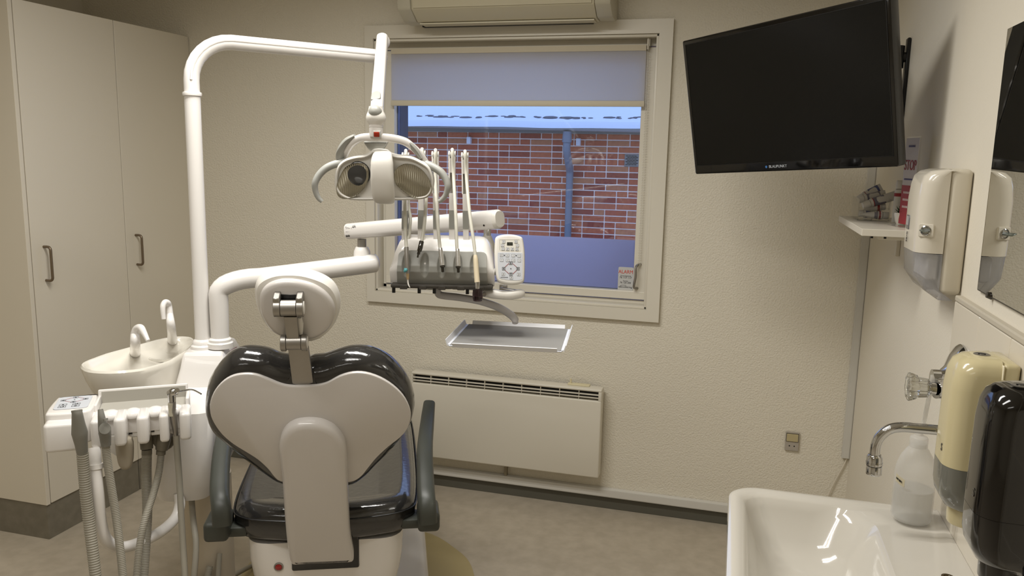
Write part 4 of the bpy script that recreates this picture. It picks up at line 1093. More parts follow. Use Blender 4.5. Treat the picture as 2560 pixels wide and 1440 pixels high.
# console body, lofted along its width
fl, fr_ = [(-0.1436,-0.0030),(0.1435,0.0030)]
xl, xr = fl[0], fr_[0]
zt_ = [(-0.0093,0.1261)][0][1]
def section(x, s):
    H = zt_ * s
    pr = [(-.022, .004), (-.019, .0), (-.001, .034), (-.004, .060), (-.026, .100), (-.052, .128), (-.082, .140), (-.120, .138), (-.150, .118), (-.172, .07), (-.175, .0), (-.170, -.004)]
    k = H / .140
    return [tuple(hw(x, (y if y < .04 else .04 + (y - .04) * (H - .04) / .10), z)) for z, y in [(a, b) for a, b in pr]]
bm = B()
secs = []
for t_, s in ((0, .36), (.012, .52), (.03, .70), (.055, .84), (.085, .94), (.12, .985), (.17, 1), (.5, 1), (.83, 1), (.88, .985), (.915, .94), (.945, .84), (.97, .70), (.988, .52), (1, .36)):
    inset = 0
    secs.append(section(xl + (xr - xl) * t_, s))
rings(bm, secs); cb = obj('console_body', bm, white, con, ang=50)
# grey front panel with hollows where the handpieces rest
gq = [(-0.1238,0.0052),(0.1248,0.0104),(0.1179,0.1016),(-0.1115,0.0969)]
gx0, gx1 = gq[0][0], gq[1][0]
holx = [(-0.0964,0.0500),(-0.0472,0.0532),(-0.0003,0.0553),(0.0433,0.0562),(0.0880,0.0593)]
NXp, NYp = 190, 56
prf = [(-.017, -.002), (-.007, .014), (.004, .036), (.0022, .052), (-.010, .076), (-.0175, .0905)]
def pz(t_):
    k = t_ * (len(prf) - 1); i = min(int(k), len(prf) - 2); f_ = k - i
    return tuple(prf[i][q] * (1 - f_) + prf[i + 1][q] * f_ for q in (0, 1))
bm = B(); VV = []
for j in range(NYp + 1):
    t_ = j / NYp
    z, y = pz(t_)
    rowv = []
    half = (gx1 - gx0) / 2; mid = (gx0 + gx1) / 2
    hh = half
    if t_ > .82:                      # rounded upper corners
        q = (t_ - .82) / .18
        hh = half - .016 * (1 - math.sqrt(max(0, 1 - q * q))) - .004
    elif t_ > .0: hh = half - .004 * t_ / .82
    for i in range(NXp + 1):
        x = mid + hh * (2 * i / NXp - 1)
        zz = z + .008
        for (hx_, hy2) in holx:
            d2 = ((x - hx_) / .0125) ** 2 + ((y - .053) / .034) ** 2
            if d2 < 1: zz -= .0125 * (1 - d2) ** 1.1
        rowv.append(bm.verts.new(hw(x, y, zz)))
    VV.append(rowv)
for j in range(NYp):
    for i in range(NXp):
        bm.faces.new((VV[j][i], VV[j][i + 1], VV[j + 1][i + 1], VV[j + 1][i]))
ret = bmesh.ops.extrude_face_region(bm, geom=list(bm.faces))
bmesh.ops.translate(bm, verts=[e for e in ret['geom'] if isinstance(e, bmesh.types.BMVert)], vec=HB.to_3x3() @ Vector((0, 0, -.016)))
obj('front_panel', bm, panelgrey, con)
bm = B(); box(bm, xl + .004, xr - .004, -.010, .0015, -.168, .010, .004, 2, HB); ut = obj('under_tray', bm, mat('under_tray_dark', (66, 62, 56), .5), con)
for k in range(5):
    bm = B(); x = gx0 + (gx1 - gx0) * (.08 + .21 * k); box(bm, x - .010, x + .010, -.0125, -.002, .004, .0125, .001, 1, HB); obj('hose_clip', bm, mat('under_tray_dark', (66, 62, 56), .5), ut)
for px3 in [(-0.1337,-0.0161),(-0.0635,-0.0158),(-0.0219,-0.0149),(0.0692,-0.0119)]:
    bm = B(); tube(bm, [hw(px3[0], -.008, -.01), hw(px3[0], -.026, -.01)], .0048, 12, 1); obj('rubber_peg', bm, black, con)
for x, r, y0 in (([(-0.0371,-0.0240)][0][0], .024, -.026), ([(0.0064,-0.0231)][0][0], .022, -.024), ([(0.0408,-0.0224)][0][0], .012, -.022)):
    bm = B(); tube(bm, [hw(x, -.008, -.09), hw(x, y0, -.09)], r, 20, 1); obj('hub', bm, panellight, con)
# whips
wtop = [(-0.1083,0.3523),(-0.0632,0.3587),(-0.0268,0.3572),(0.0194,0.3592),(0.0546,0.3556)]
wbot = [(-0.1109,0.1225),(-0.0661,0.1234),(-0.0224,0.1243),(0.0212,0.1252),(0.0604,0.1260)]
def seg(bm, F0, F1, wx, wz0, wz1, off=0):
    rings(bm, [[hw(p[0] + off + sx * wx, p[1], z) for sx, z in ((-1, wz0), (1, wz0), (1, wz1), (-1, wz1))] for p in (F0, F1)])
ZW0, ZW1 = -.082, -.060
for k in range(5):
    tpx, bpx = wtop[k], wbot[k]
    lp = lambda t_: (bpx[0] + (tpx[0] - bpx[0]) * t_, bpx[1] + (tpx[1] - bpx[1]) * t_)
    bm = B(); seg(bm, lp(-.10), lp(.52), .0076, ZW0, ZW1)
    for s in (-1, 1):
        seg(bm, lp(.52), lp(.975), .0017, ZW0, ZW1, s * .0075)
    seg(bm, lp(.76), lp(.93), .0062, ZW0 + .002, ZW1 - .004)
    wa = obj('whip_arm', bm, white, con, smooth=False)
    bm = B(); seg(bm, lp(.10), lp(.32), .0080, ZW0 - .0008, ZW1 + .0008); obj('sleeve', bm, panelgrey, wa, smooth=False)
    c_ = lp(.965)
    bm = B(); t = B(); lathe(t, [(.0115, -.010), (.0115, -.006), (.0085, -.005), (.0085, .005), (.0115, .006), (.0115, .010)], 20)
    merge(bm, t, HB @ Matrix.Translation((c_[0], c_[1], -.071)) @ frame((0, 0, 0), (0, 1, 0), (0, 0, 1), (1, 0, 0))); obj('roller', bm, panellight, wa)
# keypad
PD = frame((-0.5890,2.1017,1.2637),(0.9159,0.4014,0.0000),(-0.1031,0.2374,0.9659),(0.3847,-0.8860,0.2588))
ko = outline([(-0.0420,0.0195),(-0.0403,0.0514),(-0.0383,0.0619),(-0.0315,0.0669),(-0.0204,0.0698),(-0.0044,0.0713),(0.0116,0.0702),(0.0264,0.0669),(0.0350,0.0623),(0.0379,0.0531),(0.0401,0.0370),(0.0414,0.0198),(0.0413,-0.0097),(0.0404,-0.0343),(0.0384,-0.0563),(0.0327,-0.0631),(0.0216,-0.0667),(0.0068,-0.0683),(-0.0091,-0.0675),(-0.0237,-0.0642),(-0.0328,-0.0599),(-0.0375,-0.0502),(-0.0403,-0.0294),(-0.0418,-0.0074)], 3)
bm = B(); puff(bm, ko, [(-.012, -.016), (-.004, -.014), (0, -.008), (0, -.002), (-.002, .002), (-.005, .0035), (-.009, .0035)], PD); kp = obj('keypad', bm, whitem, con)
km = outline([(-0.0345,0.0154),(-0.0320,0.0199),(-0.0240,0.0205),(0.0005,0.0206),(0.0251,0.0202),(0.0324,0.0193),(0.0346,0.0144),(0.0341,-0.0102),(0.0327,-0.0469),(0.0305,-0.0549),(0.0114,-0.0569),(-0.0130,-0.0548),(-0.0288,-0.0512),(-0.0326,-0.0457),(-0.0342,-0.0225)], 2)
bm = B(); slab(bm, km, .002, .0041, .0003, PD, 1); obj('key_membrane', bm, membrane, kp)
kd = outline([(-0.0287,0.0556),(-0.0272,0.0571),(-0.0014,0.0577),(0.0257,0.0574),(0.0281,0.0559),(0.0297,0.0389),(0.0295,0.0254),(0.0276,0.0239),(-0.0019,0.0241),(-0.0264,0.0252),(-0.0286,0.0270)], 1)
bm = B(); slab(bm, kd, .002, .0039, .0002, PD, 1); obj('display_field', bm, mat('display_field', (216, 213, 202), .4), kp)
bm = B(); q = [(-0.0287,0.0556),(0.0263,0.0559)]; line(bm, PD @ Matrix.Translation((0, 0, .0037)), q[0][0], q[0][1], q[1][0], q[1][1], .0006); q = [(-0.0284,0.0556),(-0.0283,0.0276)]; line(bm, PD @ Matrix.Translation((0, 0, .0037)), q[0][0], q[0][1], q[1][0], q[1][1], .0006); obj('field_edge', bm, mat('edge_grey', (110, 108, 100), .5), kp, smooth=False)
q = [(-0.0083,0.0486),(0.0078,0.0395)]
bm = B(); box(bm, q[0][0], q[1][0], q[1][1], q[0][1], .003, .0045, .0004, 1, PD); obj('display', bm, mat('lcd_dark', (46, 48, 42), .15), kp)
text('display_digits', '3 0', .0058, PD @ Matrix.Translation(((q[0][0] + q[1][0]) / 2 + .001, (q[0][1] + q[1][1]) / 2, .0047)), mat('lcd_digit', (92, 94, 84), .4), kp) 
KL = PD @ Matrix.Translation((0, 0, .0042))
keys = [(-0.0175,0.0500),(0.0167,0.0500),(-0.0207,0.0402),(0.0205,0.0399),(-0.0192,0.0306),(-0.0067,0.0299),(0.0061,0.0297),(0.0191,0.0293),(-0.0236,0.0127),(-0.0076,0.0120),(0.0085,0.0118),(0.0245,0.0110),(-0.0238,-0.0008),(-0.0075,-0.0015),(0.0087,-0.0017),(0.0249,-0.0020),(-0.0198,-0.0396),(0.0228,-0.0402),(0.0018,-0.0494)]
kl = ['v', '^', '', '', 'min', '3', '3', '3', 'SET', 'O', '2', 'B', 'R', 'LP', 'L,P', 'O', '3', '3', '3']
keyface = mat('key_face', (206, 207, 208), .45)
for x, y in keys:
    bm = B(); slab(bm, rrect(x - .0044, x + .0044, y - .0041, y + .0041, .0008, 2), -.0005, .00035, .0001, KL, 1); k_ = obj('key', bm, keyface, kp, smooth=False)
    bm = B(); keybox(bm, KL, x, y, .0088, .0082, .0005); obj('key_outline', bm, mat('key_line', (70, 72, 74), .5), kp, smooth=False)
bm = B()
for i, (x, y) in enumerate(keys):
    if kl[i] == 'v': tri(bm, KL, x, y, .0026, -math.pi / 2, .0006)
    elif kl[i] == '^': tri(bm, KL, x, y, .0026, math.pi / 2, .0006)
    elif kl[i] == '3':
        line(bm, KL, x - .0015, y + .0026, x + .0012, y + .0008, .0009); line(bm, KL, x - .001, y - .0026, x + .002, y + .0012, .0009); line(bm, KL, x - .002, y - .001, x - .0005, y - .0028, .0007)
    elif kl[i] == '': line(bm, KL, x - .002, y - .0018, x + .0022, y + .001, .0006); line(bm, KL, x - .002, y + .001, x + .0005, y + .002, .0006)
for q in [(-0.0160,0.0124),(0.0165,0.0118)]: box(bm, q[0] - .0013, q[0] + .0013, q[1] - .0013, q[1] + .0013, 0, .0006, 0, 1, KL)
obj('key_symbols', bm, ink, kp, smooth=False)
for i, (x, y) in enumerate(keys):
    if kl[i] not in ('v', '^', '3', ''):
        text('key_print', kl[i], .0042, KL @ Matrix.Translation((x, y, 0)), ink, kp)
q = [(0.0012,-0.0243),(-0.0172,-0.0484)]
bm = B()
for k in range(8):
    box(bm, q[1][0] - .010 + .0026 * k, q[1][0] - .0081 + .0026 * k, q[1][1] - .0007, q[1][1] + .0007, 0, .0004, 0, 1, KL)
obj('key_print', bm, ink, kp, smooth=False)
dpad(PD @ Matrix.Translation((0, 0, .0030)), kp, .93, q[0][0], q[0][1])
bm = B(); tube(bm, [PD @ Vector((-.030, -.03, -.010)), hw(xr - .02, .03, -.045)], .0095, 14, 1); obj('keypad_bracket', bm, panellight, con)
# hand grip below, right
bm = B(); tube(bm, [(-0.6885,2.1103,1.1691),(-0.6555,2.0986,1.1697),(-0.6189,2.0925,1.1675),(-0.5855,2.0964,1.1669),(-0.5606,2.1093,1.1709),(-0.5534,2.1166,1.1713)], [.012, .013, .0125, .0125, .0125, .009], 16, 5, up=(0, 0, 1), ry=[.014, .014, .014, .014, .013, .009], flat=2.6); gh_ = obj('hand_grip', bm, whitem, con)
bm = B(); lathe(bm, [(.0065, -.002), (.0065, .002), (.005, .003), (.004, .0015)], 16, axes((-0.6520,2.0730,1.1685), (.26, -.95, .05))); obj('screw', bm, steel, gh_)
# tray arm
bm = B(); tube(bm, [(-0.8034,2.1108,1.1730),(-0.8000,2.1086,1.1551),(-0.7865,2.1114,1.1498),(-0.7403,2.1234,1.1452),(-0.6850,2.1372,1.1362),(-0.6347,2.1484,1.1205),(-0.6006,2.1545,1.1010),(-0.5866,2.1561,1.0878),(-0.5862,2.1597,1.0779)], [.0105, .0105, .0105, .0105, .0105, .011, .011, .0105, .0105], 14, 6, up=(0, 0, 1), ry=.0088, flat=2.6); obj('tray_arm', bm, mat('arm_light_grey', (196, 192, 190), .35), con)

# ---------------------------------------------------------------- instrument tray
TZ = 1.045
tc = [Vector(p) for p in ((-0.7011,1.9633,1.0450), (-0.3999,2.0049,1.0450), (-0.4690,2.2680,1.0450), (-0.7666,2.2375,1.0450))]
tx = (tc[1] - tc[0]).normalized(); ty = Vector((-tx.y, tx.x, 0))
tw = ((tc[1] - tc[0]).length + (tc[2] - tc[3]).length) / 2
td = ((tc[3] - tc[0]).length + (tc[2] - tc[1]).length) / 2
ctr_ = sum(tc, Vector()) / 4
TM = frame(tuple(ctr_), tuple(tx), tuple(ty), (0, 0, 1))
tray = thing('instrument_tray', 'empty flat metal instrument tray with grey top on curved arm below the console', 'tray', ctr_)
bm = B(); box(bm, -tw / 2, tw / 2, -td / 2, td / 2, -.003, 0, .001, 1, TM); obj('tray_plate', bm, mat('tray_metal', (176, 176, 180), .35, .7), tray, smooth=False)
bm = B(); box(bm, -tw / 2 + .003, tw / 2 - .003, -td / 2 + .004, td / 2 - .004, .0002, .0014, 0, 1, TM); obj('tray_mat', bm, mat('tray_mat', (140, 138, 134), .85, spec=.15), tray, smooth=False)
lip = mat('tray_lip', (226, 226, 228), .4)
for s in (-1, 1):
    bm = B(); rings(bm, [[TM @ Vector((s * x, y, z)) for x, z in ((tw / 2 - .004, 0), (tw / 2 + .004, .001), (tw / 2 + .009, .014), (tw / 2 + .011, .0135), (tw / 2 + .006, -.003), (tw / 2 - .004, -.003))] for y in (-td / 2 + .008, td / 2 - .004)]); obj('side_lip', bm, lip, tray, smooth=False)
    bm = B(); rings(bm, [[TM @ Vector((x, s * y, z)) for y, z in ((td / 2 - .004, 0), (td / 2 + .004, .001), (td / 2 + .010, .010), (td / 2 + .0125, .009), (td / 2 + .006, -.003), (td / 2 - .004, -.003))] for x in (-tw / 2 + .012, tw / 2 - .012)]); obj('end_lip', bm, lip, tray, smooth=False)

# ---------------------------------------------------------------- the five handpieces
def hp(name, label, cat, at_):
    return thing(name, label, cat, at_)
def hose_over(k, front, par, dxs=0.0):
    tx_, bx_ = wtop[k], wbot[k]
    back = [hw(bx_[0] + .004, bx_[1] - .01, -.052), hw(bx_[0] + .006, bx_[1] + .06, -.050), hw((bx_[0] + tx_[0]) / 2 + .001, (bx_[1] + tx_[1]) / 2, -.056), hw(tx_[0] - .001, tx_[1] - .03, -.083), hw(tx_[0], tx_[1] + .001, -.079), hw(tx_[0] + .0005, tx_[1] + .0065, -.069), hw(tx_[0] + .002, tx_[1] - .002, -.057)]
    back[0:3] = [hw(tx_[0], tx_[1] - .16, -.088), hw(tx_[0], tx_[1] - .10, -.087)]
    bm = B(); tube(bm, back + front, .0047, 12, 6); return obj('hose', bm, hoselight, par)
h1 = hp('scaler_handpiece', 'slim silver scaler with turquoise key and white bent tip, leftmost on the console', 'dental handpiece', (-0.8428,1.9876,1.1927))
hose_over(0, [(-0.8789,2.0541,1.4523),(-0.8637,2.0207,1.3569),(-0.8504,1.9975,1.2924)], h1)
bm = B(); tube(bm, [(-0.8506,1.9981,1.2966),(-0.8469,1.9920,1.2736),(-0.8434,1.9864,1.2474),(-0.8411,1.9835,1.2273)], [.0060, .0062, .0058, .0052], 14, 3); obj('body', bm, steel, h1)
bm = B(); tube(bm, [(-0.8411,1.9837,1.2283),(-0.8401,1.9827,1.2209),(-0.8393,1.9813,1.2114)], [.0050, .0042, .0032], 12, 2); obj('collar', bm, mat('gold_collar', (190, 166, 130), .3, .7), h1)
bm = B(); tube(bm, [(-0.8395,1.9814,1.2124),(-0.8384,1.9800,1.2029),(-0.8351,1.9776,1.1958),(-0.8313,1.9768,1.1908)], [.0024, .0022, .0018, .0010], 10, 4); obj('tip', bm, whitem, h1)
bm = B(); tube(bm, [(-0.8457,1.9728,1.2339),(-0.8421,1.9724,1.2374),(-0.8382,1.9742,1.2417)], [.0035, .0050, .0035], 10, 3); tube(bm, [(-0.8462,1.9740,1.2412),(-0.8390,1.9732,1.2374)], .003, 8, 1); obj('key', bm, mat('turquoise', (90, 160, 166), .4), h1)
# loop of its hose back into the console
bm = B(); tube(bm, [(-0.8953,2.1122,1.4498),(-0.8865,2.0998,1.3947),(-0.8785,2.0921,1.3675),(-0.8765,2.0817,1.3348),(-0.8764,2.0699,1.2967)], .0047, 12, 6); obj('hose_return', bm, hoselight, h1)
h2 = hp('motor_coupling', 'short dark metal motor coupling hanging at an angle, second from left on the console', 'dental handpiece', (-0.8195,2.0070,1.2679))
hose_over(1, [(-0.8278,2.0845,1.4856),(-0.8206,2.0667,1.4319),(-0.8135,2.0348,1.3579),(-0.8120,2.0112,1.3102)], h2)
bm = B(); tube(bm, [(-0.8122,2.0115,1.3123),(-0.8124,2.0037,1.2980),(-0.8149,2.0012,1.2873)], [.0066, .0068, .0062], 14, 2); obj('body', bm, dchrome, h2)
bm = B(); tube(bm, [(-0.8149,2.0013,1.2883),(-0.8164,1.9993,1.2788)], .0042, 12, 1); tube(bm, [(-0.8165,1.9996,1.2809),(-0.8179,1.9974,1.2702)], .0024, 10, 1); obj('nozzle', bm, dchrome, h2)
bm = B(); tube(bm, [(-0.8628,2.1213,1.4505),(-0.8541,2.1089,1.3954),(-0.8450,2.0986,1.3517),(-0.8316,2.0773,1.2982)], .0047, 12, 6); obj('hose_return', bm, hoselight, h2)
def turb(k, label, pts, b0, b1, n1):
    h = hp('turbine_coupling', label, 'dental handpiece', tuple(n1))
    b0, b1, n1 = Vector(b0), Vector(b1), Vector(n1)
    hose_over(k, pts + [tuple(b0 + (b1 - b0) * .05)], h)
    bm = B(); tube(bm, [b0, b0.lerp(b1, .15), b0.lerp(b1, .8), b1], [.0050, .0062, .0074, .0072], 16, 2); obj('sleeve', bm, satin, h)
    bm = B(); tube(bm, [b1, b1.lerp(n1, .05), b1.lerp(n1, .3), b1.lerp(n1, .32), n1], [.0072, .0072, .0060, .0044, .0040], 14, 1); obj('nozzle', bm, dchrome, h)
    bm = B(); tube(bm, [n1, n1 + (n1 - b1).normalized() * .0006], .0026, 10, 1); obj('bore', bm, black, h)
turb(2, 'bright chrome turbine coupling, middle of the five handpieces', [(-0.8045,2.0910,1.4861),(-0.7832,2.0489,1.3907),(-0.7651,2.0236,1.3069)], (-0.7616,2.0207,1.2966), (-0.7516,2.0102,1.2506), (-0.7492,2.0069,1.2339))
turb(3, 'bright chrome turbine coupling, fourth from left on the console', [(-0.7558,2.1047,1.4871),(-0.7341,2.0626,1.3918),(-0.7201,2.0353,1.3025)], (-0.7169,2.0328,1.2954), (-0.7107,2.0213,1.2494), (-0.7088,2.0181,1.2336))
h5 = hp('curing_light', 'cream curing light with dark see-through tip guard, rightmost on the console', 'dental handpiece', (-0.6523,2.0141,1.1629))
hose_over(4, [(-0.7219,2.1142,1.4879),(-0.6975,2.0729,1.3925),(-0.6758,2.0486,1.3088),(-0.6691,2.0398,1.2776)], h5)
bm = B(); tube(bm, [(-0.6692,2.0402,1.2797),(-0.6667,2.0366,1.2673),(-0.6617,2.0294,1.2360),(-0.6569,2.0229,1.2090)], [.0050, .0068, .0072, .0074], 16, 3); cb_ = obj('body', bm, mat('cream_plastic', (222, 208, 178), .4), h5)
bm = B(); tube(bm, [(-0.6569,2.0229,1.2090),(-0.6554,2.0205,1.1986),(-0.6541,2.0184,1.1903),(-0.6535,2.0171,1.1819)], [.0072, .0062, .0048, .0046], 16, 3); obj('tip', bm, chrome, h5)
sm_ = clear_mat('smoked_plastic', (.50, .42, .45), .04)
p0, p1 = Vector((-0.6542,2.0187,1.1924)), Vector((-0.6522,2.0138,1.1607))
dz = (p0 - p1).length
bm = B(); t = B(); rings(t, [[(r * math.cos(2 * math.pi * j / 24), r * math.sin(2 * math.pi * j / 24), z) for j in range(24)] for r, z in ((.0120, 0), (.0142, .008), (.0142, .020), (.0132, .030), (.0050, .0325), (.0050, .031), (.0122, .029), (.0130, .020), (.0130, .008), (.0108, 0))], False, False, True)
merge(bm, t, Matrix.Translation(p1)); obj('tip_guard', bm, sm_, h5)

# ================================================================ television and its wall arm
TF = frame((-0.1418,2.8030,1.4951),(0.7382,-0.6721,0.0585),(-0.1481,-0.0768,0.9860),(-0.6582,-0.7365,-0.1562))
tw_, th_ = .733, .436
tv = thing('television', 'black flat screen television tilted on a wall arm in the right corner', 'television', TF @ Vector((tw_ / 2, 0, -.03)))
bm = B(); slab(bm, rrect(0, tw_, 0, th_, .006, 3), -.035, 0, .003, TF, 2); obj('bezel', bm, blackg, tv)
bm = B(); box(bm, .014, tw_ - .014, .030, th_ - .016, -.004, .0006, 0, 1, TF); obj('screen', bm, mat('lcd_screen', (7, 7, 6), .22, spec=.3), tv, smooth=False)
bm = B()
for a in ((.012, tw_ - .012, .027, .0295), (.012, tw_ - .012, th_ - .0155, th_ - .0135), (.0115, .0138, .028, th_ - .014), (tw_ - .0138, tw_ - .0115, .028, th_ - .014)): box(bm, a[0], a[1], a[2], a[3], -.002, .0012, 0, 1, TF)
obj('screen_edge', bm, mat('edge_black', (4, 4, 4), .4), tv, smooth=False)
bm = B(); box(bm, .12, tw_ - .12, .06, .30, -.060, -.034, .012, 3, TF); obj('rear_housing', bm, black, tv)
lg = TF @ Matrix.Translation((.345, .0145, .0004))
text('logo', 'BLAUPUNKT', .0115, lg, mat('logo_white', (176, 180, 186), .4), tv, sx=1.02)
bm = B(); lathe(bm, [(.0038, 0), (.0038, .0005)], 16, lg @ Matrix.Translation((-.043, 0, 0))); obj('logo', bm, mat('logo_blue', (60, 110, 170), .4), tv)

# wall arm: plate on the right wall, two knuckles, plate behind the set
plx = XR
q0, q1 = Vector((0.4980,2.9260,1.9442)), Vector((0.4980,2.9114,1.6976))
br = thing('television_bracket', 'black steel wall arm holding the television on the right wall', 'bracket', (XR - .01, q0.y, q1.z))
bm = B(); box(bm, XR - .012, XR - .001, q0.y - .016, q0.y + .016, q1.z - .01, q0.z, .003, 1); obj('wall_plate', bm, black, br)
tb = TF @ Vector((tw_ / 2, .19, -.062)); 
bm = B(); box(bm, tw_ / 2 - .11, tw_ / 2 + .11, .09, .29, -.068, -.0605, .003, 1, TF); obj('set_plate', bm, black, br)
for zz in (q0.z - .06, q1.z + .05):
    a = Vector((XR - .042, q0.y, zz)); 
    bm = B(); tube(bm, [a + Vector((0, 0, .035)), a - Vector((0, 0, .035))], .027, 18, 1); tube(bm, [Vector((XR - .011, q0.y, zz)), a], .016, 14, 1); obj('knuckle', bm, black, br)
    b_ = TF @ Vector((tw_ / 2 + .06, .19, -.069)); b_.z = b_.z * .3 + zz * .7
    bm = B(); tube(bm, [a, a.lerp(b_, .5) + Vector((0, 0, 0)), b_], .013, 12, 1, flat=3); obj('arm', bm, black, br)

# ================================================================ shelf in the corner and the things on it
SHZ = 1.37
sp = [Vector(p) for p in ((0.3321,2.8734,1.3700), (0.3257,2.3402,1.3700))]
sx0 = (sp[0].x + sp[1].x) / 2; sy1 = sp[0].y; sy0 = sp[1].y
shelfm = mat('shelf_white', (222, 216, 202), .3)
sh = thing('wall_shelf', 'small white shelf on the right wall behind the towel dispenser', 'shelf', ((sx0 + XR) / 2, (sy0 + sy1) / 2, SHZ))
bm = B(); box(bm, sx0, XR - .0005, sy0, sy1, SHZ - .019, SHZ, .001, 1); obj('board', bm, shelfm, sh, smooth=False)
for y in (sy0 + .06, sy1 - .10):
    bm = B(); box(bm, sx0 + .05, XR - .0005, y - .012, y + .012, SHZ - .031, SHZ - .0195, .001, 1); box(bm, XR - .012, XR - .0005, y - .012, y + .012, SHZ - .115, SHZ - .0195, .001, 1); obj('bracket', bm, shelfm, sh, smooth=False)
for dx in (.025, .058):
    bm = B(); box(bm, sx0 + dx, sx0 + dx + .006, sy0 + .01, sy0 + .016, SHZ - .025, SHZ - .0192); obj('screw', bm, black, sh, smooth=False)
bm = B(); box(bm, XR - .0125, XR - .0115, sy0 + .05, sy0 + .072, SHZ - .116, SHZ - .110); obj('bracket_end', bm, black, sh, smooth=False)
acr = clear_mat('clear_acrylic', (.97, .97, .965), .03)
# acrylic tray: open box
bp0, bp1 = Vector((0.3578,2.6617,1.3730)), Vector((0.4496,2.5833,1.3730))
bxa, bxb = bp0.x, bp1.x
bya, byb = bp0.y, bp0.y + .15
bh = (0.3534,2.6300,1.4703)[2] - SHZ
bh = .068
ab_ = thing('acrylic_box', 'clear acrylic box of toothpaste samples on the corner shelf', 'box', ((bxa + bxb) / 2, (bya + byb) / 2, SHZ))
bm = B(); t_ = .003
box(bm, bxa, bxb, bya, byb, SHZ + .0005, SHZ + t_)
box(bm, bxa, bxa + t_, bya, byb, SHZ + t_, SHZ + bh); box(bm, bxb - t_, bxb, bya, byb, SHZ + t_, SHZ + bh)
box(bm, bxa + t_, bxb - t_, bya, bya + t_, SHZ + t_, SHZ + bh * .62); box(bm, bxa + t_, bxb - t_, byb - t_, byb, SHZ + t_, SHZ + bh)
obj('clear_shell', bm, acr, ab_, smooth=False)
# sample tubes
tubew = mat('tube_white', (216, 212, 204), .35); tred = mat('tube_red', (150, 34, 40), .4); tblu = mat('tube_blue', (88, 96, 140), .4); tgry = mat('tube_greyblue', (120, 116, 130), .4)
grp = 'toothpaste sample tubes in the acrylic box'
def paste(label, p, q, band, r=.0132, roll=0.0, pr=None):      # p = cap end, q = crimped tail
    p, q = Vector(p), Vector(q); d = (q - p).normalized(); L = (q - p).length
    F_ = axes(tuple(p), d, (math.cos(roll), .1, math.sin(roll)))
    t = thing('toothpaste_tube', label, 'tube', p, grp)
    bm = B(); rg = []
    for s, a, b in ((.20, .6, .6), (.22, .95, .95), (.27, 1, 1), (.45, 1.03, .92), (.7, 1.05, .62), (.9, 1.08, .25), (.97, 1.1, .08), (1.0, 1.1, .07)):
        rg.append([F_ @ Vector((r * a * math.cos(2 * math.pi * j / 18), r * b * math.sin(2 * math.pi * j / 18), L * s)) for j in range(18)])
    rings(bm, rg); obj('body', bm, tubew, t)
    bm = B(); lathe(bm, [(r * .72, 0), (r * .78, .001), (r * .84, L * .19), (r * .84, L * .198)], 18, F_); obj('cap', bm, whitem, t)
    for s0, s1, m_ in band:
        bm = B(); rg = []
        for s in (s0, s1):
            u = max(0, min(1, (s - .27) / .63)); a = 1 + .09 * u; b = 1 - .75 * u ** 1.3
            rg.append([F_ @ Vector(((r * a + .0005) * math.cos(2 * math.pi * j / 18), (r * b + .0007) * math.sin(2 * math.pi * j / 18), L * s)) for j in range(18)])
        rings(bm, rg, False, False); obj('print_band', bm, m_, t)
    return t
zb = SHZ + .003
xa, xb = bxa + .006, bxb - .006
paste('white toothpaste tube with red band lying lowest at the front of the acrylic box', (xb + .004, bya + .018, zb + .015), (xa + .002, bya + .020, zb + .015), [(.28, .34, tred), (.38, .5, tgry)])
paste('toothpaste tube with blue lettering lying along the back of the acrylic box', (xa + .004, bya + .060, zb + .016), (xb - .01, bya + .062, zb + .016), [(.3, .5, tblu)])
paste('toothpaste tube lying in the middle of the acrylic box, cap to the right', (xb - .002, bya + .05, zb + .040), (xa + .02, bya + .048, zb + .034), [(.3, .42, tred)])
paste('toothpaste tube with grey band leaning up to the right over the acrylic box', (xa + .010, bya + .03, zb + .042), (xb + .030, bya + .05, zb + .078), [(.3, .62, tgry), (.28, .3, tred)])
paste('toothpaste tube with pointed grey tail second from the top in the acrylic box', (xa + .002, bya + .075, zb + .056), (xb + .002, bya + .085, zb + .076), [(.3, .8, tgry)])
paste('toothpaste tube topmost at the back of the acrylic box, crimp with black marks', (xa + .006, bya + .11, zb + .058), (xb - .005, bya + .125, zb + .096), [(.3, .32, tred), (.45, .88, tblu)])
paste('toothpaste tube standing upright behind the acrylic box with red stripe', ((0.4608,2.6200,1.4739)[0], 2.62, (0.4588,2.6200,1.4962)[2]), ((0.4608,2.6200,1.4739)[0], 2.62, SHZ + .002), [(.3, .38, tred)], .0125)
# little plant
pc = Vector((0.4684,2.5419,1.3700))
pl = thing('potted_plant', 'tiny green plant in a white pot at the front of the shelf', 'plant', pc)
bm = B(); lathe(bm, [(.020, .0005), (.026, .012), (.030, .032), (.0285, .036), (.0265, .035), (.024, .026)], 24, Matrix.Translation(pc)); obj('pot', bm, ceramic, pl)
bm = B()
rnd = random.Random(3)
for k in range(60):
    a = rnd.uniform(0, 6.28); e = rnd.uniform(.15, 1.4); l = rnd.uniform(.018, .034)
    d = Vector((math.cos(a) * math.cos(e), math.sin(a) * math.cos(e), math.sin(e)))
    b0 = pc + Vector((math.cos(a) * .010, math.sin(a) * .010, .030)); s_ = d.cross(Vector((0, 0, 1))).normalized() * .0035
    vs = [bm.verts.new(v) for v in (b0, b0 + d * l * .5 + s_, b0 + d * l, b0 + d * l * .5 - s_)]
    bm.faces.new(vs)
ret = bmesh.ops.solidify(bm, geom=list(bm.faces), thickness=.0006)
lf = obj('foliage', bm, mat('leaf_green', (44, 84, 40), .5), pl); lf['kind'] = 'stuff'
